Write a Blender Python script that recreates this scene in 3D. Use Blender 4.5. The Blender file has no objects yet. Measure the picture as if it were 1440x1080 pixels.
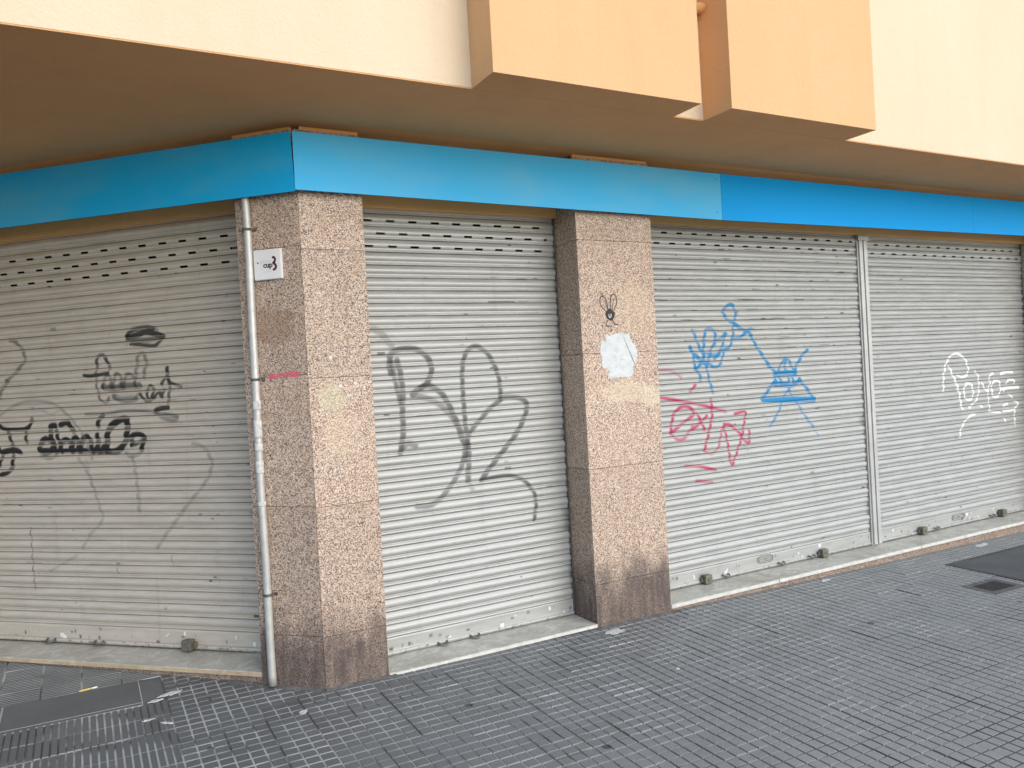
import bpy, bmesh, math, random
import numpy as np
from mathutils import Vector, Matrix
random.seed(7)
RNG = np.random.default_rng(11)
scene = bpy.context.scene
COL = scene.collection

# ------------------------------------------------------------------ metres
DR = 0.27            # depth of the shutter recess behind the pillar faces
ZS = 3.055           # underside of the overhang
C45 = math.sqrt(0.5)

def ground_z(x, y):
    return 0.002 - 0.0125 * x + 0.017 * y

def wr(u, d, z):     # street front: u runs along +x, d runs into the building
    return (u, d, z)

def wl(u, d, z):     # chamfered front: u runs away from the corner, d runs into the building
    return (C45 * (d - u), C45 * (d + u), z)

# ------------------------------------------------------------------ helpers
def tag(o, label=None, cat=None, group=None, kind=None):
    if label: o['label'] = label
    if cat: o['category'] = cat
    if group: o['group'] = group
    if kind: o['kind'] = kind
    return o

def empty(name, loc, label, cat, group=None):
    o = bpy.data.objects.new(name, None)
    o.location = loc
    o.empty_display_size = 0.2
    COL.objects.link(o)
    return tag(o, label, cat, group)

def link(name, me, mats, parent=None):
    o = bpy.data.objects.new(name, me)
    for m in (mats if isinstance(mats, (list, tuple)) else [mats]):
        me.materials.append(m)
    COL.objects.link(o)
    if parent:
        o.parent = parent
        o.matrix_parent_inverse = Matrix.Identity(4)
        root = parent
        off = Vector((0, 0, 0))
        while root:
            off += root.location
            root = root.parent
        o.location = -off          # meshes are written in world metres
    return o

class MB:
    """collects shapes in world metres and links them as one mesh object"""
    def __init__(self):
        self.bm = bmesh.new(); self.tl = self.bm.faces.layers.float.new('tint'); self.tint = 0.0
    def poly(self, pts, mi=0):
        vs = [self.bm.verts.new(p) for p in pts]
        f = self.bm.faces.new(vs); f.material_index = mi
        return f
    def prism(self, base, top, mi=0):
        n = len(base)
        a = [self.bm.verts.new(p) for p in base]
        b = [self.bm.verts.new(p) for p in top]
        fs = [self.bm.faces.new(a[::-1]), self.bm.faces.new(b)]
        for i in range(n):
            fs.append(self.bm.faces.new((a[i], a[(i + 1) % n], b[(i + 1) % n], b[i])))
        for f in fs: f.material_index = mi; f[self.tl] = self.tint
        return fs
    def box(self, fr, u0, u1, d0, d1, z0, z1, mi=0, bev=0.0):
        base = [fr(u0, d0, z0), fr(u1, d0, z0), fr(u1, d1, z0), fr(u0, d1, z0)]
        top = [fr(u0, d0, z1), fr(u1, d0, z1), fr(u1, d1, z1), fr(u0, d1, z1)]
        fs = self.prism(base, top, mi)
        if bev:
            es = list({e for f in fs for e in f.edges})
            r = bmesh.ops.bevel(self.bm, geom=es, offset=bev, segments=2, profile=0.6, affect='EDGES')
            for f in r['faces']: f.material_index = mi
        return fs
    def tube(self, pts, r, n=12, mi=0, cap=True):
        rings = []
        P = [Vector(p) for p in pts]
        for i, p in enumerate(P):
            t = (P[min(i + 1, len(P) - 1)] - P[max(i - 1, 0)]).normalized()
            a = Vector((0, 0, 1)) if abs(t.z) < 0.9 else Vector((0, 1, 0))
            x = t.cross(a).normalized(); y = t.cross(x).normalized()
            rr = r[i] if isinstance(r, (list, tuple)) else r
            rings.append([self.bm.verts.new(p + x * rr * math.cos(6.28318 * k / n) + y * rr * math.sin(6.28318 * k / n)) for k in range(n)])
        for i in range(len(rings) - 1):
            for k in range(n):
                f = self.bm.faces.new((rings[i][k], rings[i][(k + 1) % n], rings[i + 1][(k + 1) % n], rings[i + 1][k]))
                f.smooth = True; f.material_index = mi
        if cap:
            for rg in (rings[0][::-1], rings[-1]):
                f = self.bm.faces.new(rg); f.material_index = mi
    def build(self, name, mats, parent=None):
        bmesh.ops.recalc_face_normals(self.bm, faces=self.bm.faces)
        me = bpy.data.meshes.new(name)
        self.bm.to_mesh(me); self.bm.free()
        return link(name, me, mats, parent)

# ------------------------------------------------------------------ materials
class Mat:
    def __init__(self, name):
        self.m = bpy.data.materials.new(name); self.m.use_nodes = True
        self.nt = self.m.node_tree; self.nt.nodes.clear()
        self.out = self.n('ShaderNodeOutputMaterial')
        self.b = self.n('ShaderNodeBsdfPrincipled')
        self.nt.links.new(self.b.outputs[0], self.out.inputs[0])
        self._co = None
    def n(self, t, **kw):
        nd = self.nt.nodes.new(t)
        for k, v in kw.items(): setattr(nd, k, v)
        return nd
    def l(self, a, b): self.nt.links.new(a, b)
    def setv(self, inp, v):
        if hasattr(v, 'is_output') or isinstance(v, bpy.types.NodeSocket): self.l(v, inp)
        elif isinstance(v, (tuple, list)) and len(v) == 3 and inp.type == 'RGBA': inp.default_value = (*v, 1)
        else: inp.default_value = v
    def co(self):
        if not self._co: self._co = self.n('ShaderNodeNewGeometry').outputs['Position']
        return self._co
    def mapped(self, sx, sy, sz, loc=(0, 0, 0)):
        mp = self.n('ShaderNodeMapping'); self.l(self.co(), mp.inputs[0])
        mp.inputs['Scale'].default_value = (sx, sy, sz); mp.inputs['Location'].default_value = loc
        return mp.outputs[0]
    def noise(self, scale, detail=4, rough=0.55, vec=None, out=0, dist=0):
        t = self.n('ShaderNodeTexNoise'); self.l(vec or self.co(), t.inputs['Vector'])
        t.inputs['Scale'].default_value = scale; t.inputs['Detail'].default_value = detail
        t.inputs['Roughness'].default_value = rough; t.inputs['Distortion'].default_value = dist
        return t.outputs[out]
    def voro(self, scale, feature='F1', out='Color', vec=None):
        t = self.n('ShaderNodeTexVoronoi', feature=feature); self.l(vec or self.co(), t.inputs['Vector'])
        t.inputs['Scale'].default_value = scale
        return t.outputs[out]
    def ramp(self, fac, stops, interp='LINEAR'):
        r = self.n('ShaderNodeValToRGB'); self.l(fac, r.inputs[0]); cr = r.color_ramp; cr.interpolation = interp
        while len(cr.elements) < len(stops): cr.elements.new(0.5)
        for e, (p, c) in zip(cr.elements, stops):
            e.position = p; e.color = (*c, 1) if isinstance(c, (tuple, list)) else (c, c, c, 1)
        return r.outputs[0]
    def mix(self, fac, a, b, blend='MIX'):
        x = self.n('ShaderNodeMix', data_type='RGBA', blend_type=blend)
        self.setv(x.inputs[0], fac); self.setv(x.inputs[6], a); self.setv(x.inputs[7], b)
        return x.outputs[2]
    def math(self, op, a, b=0.0, clamp=False):
        x = self.n('ShaderNodeMath', operation=op, use_clamp=clamp)
        self.setv(x.inputs[0], a); self.setv(x.inputs[1], b)
        return x.outputs[0]
    def sep(self, i):
        s = self.n('ShaderNodeSeparateXYZ'); self.l(self.co(), s.inputs[0]); return s.outputs[i]
    def attr(self, name, out='Color'):
        return self.n('ShaderNodeAttribute', attribute_name=name).outputs[out]
    def bump(self, h, strength=0.3, dist=0.01):
        b = self.n('ShaderNodeBump'); b.inputs['Strength'].default_value = strength; b.inputs['Distance'].default_value = dist
        self.l(h, b.inputs['Height']); self.l(b.outputs[0], self.b.inputs['Normal'])
    def fin(self, col, rough=0.6, metal=0.0, spec=0.5):
        self.setv(self.b.inputs['Base Color'], col); self.setv(self.b.inputs['Roughness'], rough)
        self.setv(self.b.inputs['Metallic'], metal); self.setv(self.b.inputs['Specular IOR Level'], spec)
        return self.m

def stucco(name, col, dark, seed=0):
    m = Mat(name)
    big = m.noise(1.1, 5, 0.6, m.mapped(1, 1, 0.6, (seed, 0, 0)))
    c = m.mix(m.ramp(big, [(0.35, 0.0), (0.75, 1.0)]), col, dark)
    runs = m.ramp(m.noise(6.5, 5, 0.62, m.mapped(1, 1, 0.07, (seed, 3, 0))), [(0.52, 0.0), (0.74, 0.22)])
    c = m.mix(runs, c, tuple(k * 0.86 for k in dark))
    spots = m.ramp(m.noise(42, 2, 0.5), [(0.76, 0.0), (0.80, 1.0)])
    c = m.mix(m.math('MULTIPLY', spots, 0.28), c, tuple(k * 0.55 for k in col))
    h = m.math('ADD', m.noise(70, 5, 0.65), m.math('MULTIPLY', m.noise(7, 4), 1.6))
    m.bump(h, 0.55, 0.006)
    return m.fin(c, 0.85, 0, 0.25)

def granite(name, dirty=0.92):
    m = Mat(name)
    cell = m.voro(215, 'F1', 'Color')
    sp = m.n('ShaderNodeSeparateColor'); m.l(cell, sp.inputs[0])
    c = m.ramp(sp.outputs[0], [(0.0, (0.050, 0.042, 0.040)), (0.14, (0.24, 0.17, 0.13)), (0.26, (0.50, 0.36, 0.27)),
                               (0.48, (0.62, 0.47, 0.365)), (0.74, (0.68, 0.555, 0.455)), (0.93, (0.80, 0.71, 0.62))], 'CONSTANT')
    fine = m.voro(260, 'F1', 'Color'); s2 = m.n('ShaderNodeSeparateColor'); m.l(fine, s2.inputs[0])
    c = m.mix(m.ramp(s2.outputs[1], [(0.83, 0.0), (0.85, 0.75)]), c, (0.10, 0.07, 0.055))
    big = m.ramp(m.noise(2.2, 4, 0.6), [(0.35, 0.0), (0.7, 1.0)])
    c = m.mix(m.math('MULTIPLY', big, 0.22), c, (0.46, 0.30, 0.19))
    vm = m.n('ShaderNodeVectorMath', operation='SCALE'); m.l(c, vm.inputs[0]); m.l(m.math('ADD', 1.0, m.attr('tint', 'Fac')), vm.inputs['Scale']); c = vm.outputs[0]
    # splash dirt at the foot, uneven upper edge
    n = m.noise(5.5, 5, 0.62, m.mapped(1, 1, 0.45))
    hz = m.math('ADD', m.sep(2), m.math('MULTIPLY', m.math('SUBTRACT', n, 0.5), -0.75))
    dirt = m.ramp(hz, [(0.20, 1.0), (0.46, 0.0)])
    runs = m.ramp(m.noise(16, 4, 0.6, m.mapped(1, 1, 0.16)), [(0.3, 0.6), (0.65, 1.0)])
    c = m.mix(m.math('MULTIPLY', m.math('MULTIPLY', dirt, runs), dirty), c, (0.062, 0.047, 0.046))
    # pale rubbed places where posters were scraped off
    scr = m.ramp(m.noise(3.2, 6, 0.7, m.mapped(1, 1, 1.6, (3.1, 0, 0))), [(0.63, 0.0), (0.70, 1.0)])
    c = m.mix(m.math('MULTIPLY', scr, 0.28), c, (0.66, 0.60, 0.44))
    for (px, py, pz, sx, sz, colr, amt) in ((2.09, 0.0, 1.50, 0.26, 0.085, (0.72, 0.62, 0.45), 0.38), (2.33, 0.0, 1.46, 0.10, 0.10, (0.72, 0.64, 0.47), 0.38),
                                            (0.12, 0.0, 1.58, 0.10, 0.10, (0.56, 0.56, 0.36), 0.34), (0.16, 0.0, 1.36, 0.13, 0.16, (0.70, 0.57, 0.40), 0.22),
                                            (-0.13, 0.13, 1.98, 0.14, 0.13, (0.24, 0.14, 0.08), 0.5), (2.2, 0.0, 2.05, 0.2, 0.25, (0.70, 0.54, 0.37), 0.2)):
        mp = m.n('ShaderNodeMapping'); m.l(m.co(), mp.inputs[0])
        mp.inputs['Scale'].default_value = (1 / sx, 1 / sx, 1 / sz); mp.inputs['Location'].default_value = (-px / sx, -py / sx, -pz / sz)
        ln = m.n('ShaderNodeVectorMath', operation='LENGTH'); m.l(mp.outputs[0], ln.inputs[0])
        r = m.math('ADD', ln.outputs['Value'], m.math('MULTIPLY', m.math('SUBTRACT', m.noise(13, 5, 0.7), 0.5), 1.7))
        c = m.mix(m.math('MULTIPLY', m.ramp(r, [(0.62, 1.0), (0.95, 0.0)]), amt), c, colr)
    m.bump(m.noise(320, 2), 0.06, 0.002)
    return m.fin(c, m.ramp(n, [(0.3, 0.42), (0.7, 0.62)]), 0, 0.4)

def shutter_mat(name, ca, cb):
    m = Mat(name)
    st = m.noise(3.0, 5, 0.65, m.mapped(1.6, 1.6, 9.0))
    c = m.mix(m.ramp(st, [(0.3, 0.0), (0.72, 1.0)]), ca, cb)
    drip = m.noise(13, 4, 0.6, m.mapped(1, 1, 0.10))
    c = m.mix(m.ramp(drip, [(0.60, 0.0), (0.80, 0.30)]), c, (0.25, 0.225, 0.185))
    spk = m.ramp(m.noise(55, 2, 0.5), [(0.735, 0.0), (0.765, 1.0)])
    c = m.mix(m.math('MULTIPLY', spk, 0.55), c, (0.13, 0.115, 0.10))
    gr = m.attr('grime_shade', 'Fac')  # dirt marks plus shadow lines painted into the slat creases
    c = m.mix(gr, c, (0.085, 0.075, 0.06))
    pa = m.n('ShaderNodeAttribute', attribute_name='paint')
    c = m.mix(pa.outputs['Alpha'], c, pa.outputs['Color'])
    m.bump(m.noise(7, 3), 0.12, 0.01)
    met = m.math('MULTIPLY', m.math('SUBTRACT', 1.0, pa.outputs['Alpha'], True), 0.24)
    return m.fin(c, m.math('ADD', m.ramp(st, [(0.3, 0.36), (0.7, 0.50)]), m.math('MULTIPLY', pa.outputs['Alpha'], 0.2)), met, 0.5)

def plain(name, col, rough=0.6, metal=0.0, var=0.25, scale=8, bump=0.15, spec=0.5, dark=None):
    m = Mat(name)
    n = m.noise(scale, 5, 0.6)
    c = m.mix(m.ramp(n, [(0.3, 0.0), (0.72, 1.0)]), tuple(k * (1 - var) for k in col) if dark is None else dark, col)
    if bump: m.bump(m.noise(scale * 14, 3), bump, 0.004)
    return m.fin(c, rough, metal, spec)

def blue_mat(name, col, worn, amount):
    m = Mat(name)
    n = m.noise(2.1, 5, 0.6, m.mapped(0.6, 0.6, 1.6, (1.7, 0, 0.4)))
    c = m.mix(m.math('MULTIPLY', m.ramp(n, [(0.42, 0.0), (0.75, 1.0)]), amount), col, worn)
    scr = m.ramp(m.noise(26, 3, 0.7, m.mapped(1, 1, 2.4)), [(0.72, 0.0), (0.78, 1.0)])
    c = m.mix(m.math('MULTIPLY', scr, 0.35), c, (0.33, 0.40, 0.42))
    m.bump(m.noise(1.7, 2), 0.10, 0.02)
    return m.fin(c, m.ramp(n, [(0.3, 0.36), (0.75, 0.52)]), 0, 0.10)

def marble_mat():
    m = Mat('veined_marble')
    v = m.noise(5.5, 7, 0.68, m.mapped(1, 1, 1), dist=1.6)
    c = m.mix(m.ramp(v, [(0.40, 0.0), (0.50, 1.0), (0.60, 0.0)]), (0.58, 0.575, 0.505), (0.42, 0.415, 0.365))
    d = m.noise(2.6, 5, 0.65)
    c = m.mix(m.ramp(d, [(0.46, 0.0), (0.74, 0.6)]), c, (0.20, 0.19, 0.155))
    spots = m.ramp(m.noise(30, 2), [(0.73, 0.0), (0.77, 0.7)])
    c = m.mix(spots, c, (0.10, 0.085, 0.06))
    m.bump(m.noise(60, 3), 0.05, 0.003)
    return m.fin(c, m.ramp(d, [(0.3, 0.35), (0.7, 0.6)]), 0, 0.5)

def paving_mat():
    m = Mat('dark_cement_tile')
    tone = m.attr('tone', 'Fac'); gv = m.attr('groove', 'Fac'); jt = m.attr('joint', 'Fac')
    big = m.noise(1.3, 5, 0.6)
    c = m.mix(tone, (0.108, 0.116, 0.112), (0.182, 0.193, 0.186))
    c = m.mix(m.math('MULTIPLY', m.ramp(big, [(0.38, 0.0), (0.72, 1.0)]), 0.45), c, (0.064, 0.070, 0.076))
    light_grad = m.math('ADD', m.math('MULTIPLY', m.math('SUBTRACT', m.sep(0), m.sep(1)), 0.25), m.math('MULTIPLY', m.math('SUBTRACT', big, 0.5), 1.2))
    c = m.mix(m.ramp(light_grad, [(0.0, 0.0), (0.95, 0.80)]), c, (0.34, 0.355, 0.348))  # brighter light towards the right and street, put into the tile colour
    grit = m.noise(140, 3, 0.7)
    c = m.mix(m.ramp(grit, [(0.35, 0.30), (0.62, 0.0)]), c, (0.045, 0.046, 0.048))
    c = m.mix(m.ramp(grit, [(0.63, 0.0), (0.78, 0.32)]), c, (0.30, 0.30, 0.29))
    groove_fade = m.math('ADD', m.math('MULTIPLY', m.sep(1), 0.11), m.math('MULTIPLY', m.sep(0), -0.035))  # grooves get darker away from the wall and to the right
    dust_shade = m.ramp(m.math('ADD', m.noise(2.3, 4, 0.6, m.mapped(1, 1, 1, (5, 2, 0))), groove_fade), [(0.12, 0.0), (0.42, 1.0)])
    gd = m.attr('side_shade', 'Fac')
    far = m.ramp(m.math('MULTIPLY', m.sep(0), 0.2), [(0.06, 0.0), (0.44, 1.0)])
    dust_shade = m.math('MULTIPLY', dust_shade, m.math('SUBTRACT', 1.0, m.math('MULTIPLY', gd, far)))  # shade of the groove sides, put into their colour towards the right
    gcol = m.mix(dust_shade, (0.070, 0.072, 0.070), (0.50, 0.505, 0.485))
    c = m.mix(gv, c, gcol)
    jn = m.ramp(m.noise(3.1, 3, 0.6, m.mapped(1, 1, 1, (9, 4, 0))), [(0.42, 0.0), (0.58, 1.0)])
    c = m.mix(m.math('MULTIPLY', jt, jn), c, (0.022, 0.023, 0.024))
    gum = m.voro(3.3, 'F1', 'Distance')
    gm = m.ramp(m.math('ADD', gum, m.math('MULTIPLY', m.noise(30, 2), 0.05)), [(0.085, 0.75), (0.115, 0.0)])
    pick = m.n('ShaderNodeSeparateColor'); m.l(m.voro(3.3, 'F1', 'Color'), pick.inputs[0])
    c = m.mix(m.math('MULTIPLY', gm, m.math('GREATER_THAN', pick.outputs[0], 0.6)), c, (0.035, 0.036, 0.038))
    wt = m.ramp(m.noise(20, 2, 0.5, m.mapped(1, 1, 1, (2, 7, 0))), [(0.79, 0.0), (0.81, 1.0)])
    c = m.mix(m.math('MULTIPLY', wt, 0.7), c, (0.48, 0.48, 0.46))
    m.bump(m.math('ADD', m.noise(120, 3, 0.6), m.math('MULTIPLY', m.noise(22, 3), 0.8)), 0.22, 0.004)
    return m.fin(c, m.ramp(big, [(0.3, 0.50), (0.7, 0.72)]), 0, 0.5)

M_CREAM = stucco('cream_stucco', (0.735, 0.605, 0.435), (0.69, 0.56, 0.395))
M_ORANGE = stucco('apricot_stucco', (0.74, 0.455, 0.24), (0.70, 0.42, 0.21), 4)
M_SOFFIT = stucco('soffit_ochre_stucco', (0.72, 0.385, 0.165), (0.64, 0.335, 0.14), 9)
M_OCHRE = stucco('lintel_ochre_paint', (0.88, 0.51, 0.20), (0.80, 0.45, 0.17), 2)
M_GRAN = granite('speckled_pink_granite')
M_PLINTH = granite('plinth_granite', 0.5)
M_SHUT = shutter_mat('shutter_grey_paint', (0.370, 0.378, 0.364), (0.462, 0.472, 0.456))
M_SHUTB = shutter_mat('shutter_beige_grey', (0.52, 0.465, 0.395), (0.63, 0.57, 0.49))  # left shutter in a warmer, lighter tone than the others
M_DARK = plain('dark_void', (0.012, 0.012, 0.012), 0.9, 0, 0.2, 5, 0)
M_STEEL = plain('dirty_steel', (0.23, 0.22, 0.20), 0.55, 0.6, 0.5, 30, 0.2)
M_LOCK = plain('dull_bronze_lock', (0.24, 0.235, 0.185), 0.55, 0.5, 0.5, 45, 0.35)
M_POST = plain('post_grey_paint', (0.54, 0.545, 0.535), 0.45, 0.25, 0.18, 5, 0.08)
M_GALV = plain('galvanised_pipe', (0.60, 0.60, 0.575), 0.42, 0.35, 0.25, 18, 0.15)
M_MARBLE = marble_mat()
M_EDGE = plain('worn_tan_marble_edge', (0.66, 0.50, 0.32), 0.6, 0, 0.4, 14, 0.2)
M_EDGEW = plain('worn_white_marble_edge', (0.74, 0.73, 0.68), 0.5, 0, 0.3, 16, 0.2)
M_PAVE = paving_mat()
M_MORTAR = plain('grey_mortar', (0.17, 0.16, 0.15), 0.85, 0, 0.5, 30, 0.5)
M_BLUE_A = blue_mat('dull_blue_panel', (0.014, 0.43, 0.84), (0.11, 0.44, 0.68), 0.7)
M_BLUE_B = blue_mat('faded_sky_blue_panel', (0.060, 0.50, 0.92), (0.16, 0.52, 0.82), 0.8)
M_BLUE_C = blue_mat('strong_blue_panel', (0.000, 0.36, 0.90), (0.008, 0.39, 0.86), 0.4)
M_SEAM = plain('dark_panel_edge', (0.02, 0.05, 0.08), 0.6, 0, 0.3, 9, 0)
M_WHITE = plain('white_plastic', (0.80, 0.80, 0.80), 0.4, 0, 0.05, 6, 0)
M_INK = plain('black_ink', (0.018, 0.018, 0.018), 0.6, 0, 0.2, 20, 0)
M_GREYINK = plain('pale_grey_ink', (0.60, 0.60, 0.60), 0.6, 0, 0.1, 20, 0)
M_PLUM = plain('plum_ink', (0.11, 0.012, 0.035), 0.5, 0, 0.2, 20, 0)
M_PINK = plain('pink_chalk', (0.80, 0.17, 0.24), 0.8, 0, 0.45, 60, 0)
def paper_mat():
    m = Mat('torn_white_paper')
    n = m.noise(14, 5, 0.7, m.mapped(1, 1, 1.6))
    c = m.mix(m.ramp(n, [(0.4, 0.0), (0.7, 1.0)]), (0.66, 0.68, 0.68), (0.46, 0.52, 0.53))
    s = m.ramp(m.noise(38, 3, 0.6, m.mapped(1, 1, 1.7)), [(0.665, 0.0), (0.68, 1.0), (0.70, 0.2)])
    low = m.ramp(m.math('SUBTRACT', 1.80, m.sep(2)), [(0.0, 0.0), (0.06, 0.85)])
    c = m.mix(m.math('MULTIPLY', s, low), c, (0.08, 0.08, 0.075))
    return m.fin(c, 0.8)
M_PAPER = paper_mat()
M_PENCIL = plain('thin_black_marker', (0.05, 0.035, 0.03), 0.7, 0, 0.3, 30, 0)
M_IRON = plain('cast_iron', (0.095, 0.097, 0.095), 0.6, 0.3, 0.4, 30, 0.4)
M_COVER = plain('smooth_dark_cement', (0.105, 0.110, 0.113), 0.7, 0, 0.35, 4, 0.25)
M_YEL = plain('yellowed_filter', (0.75, 0.58, 0.17), 0.8, 0, 0.2, 60, 0)
M_LITTER = plain('dirty_white_paper', (0.74, 0.74, 0.72), 0.8, 0, 0.45, 40, 0.2)
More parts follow.
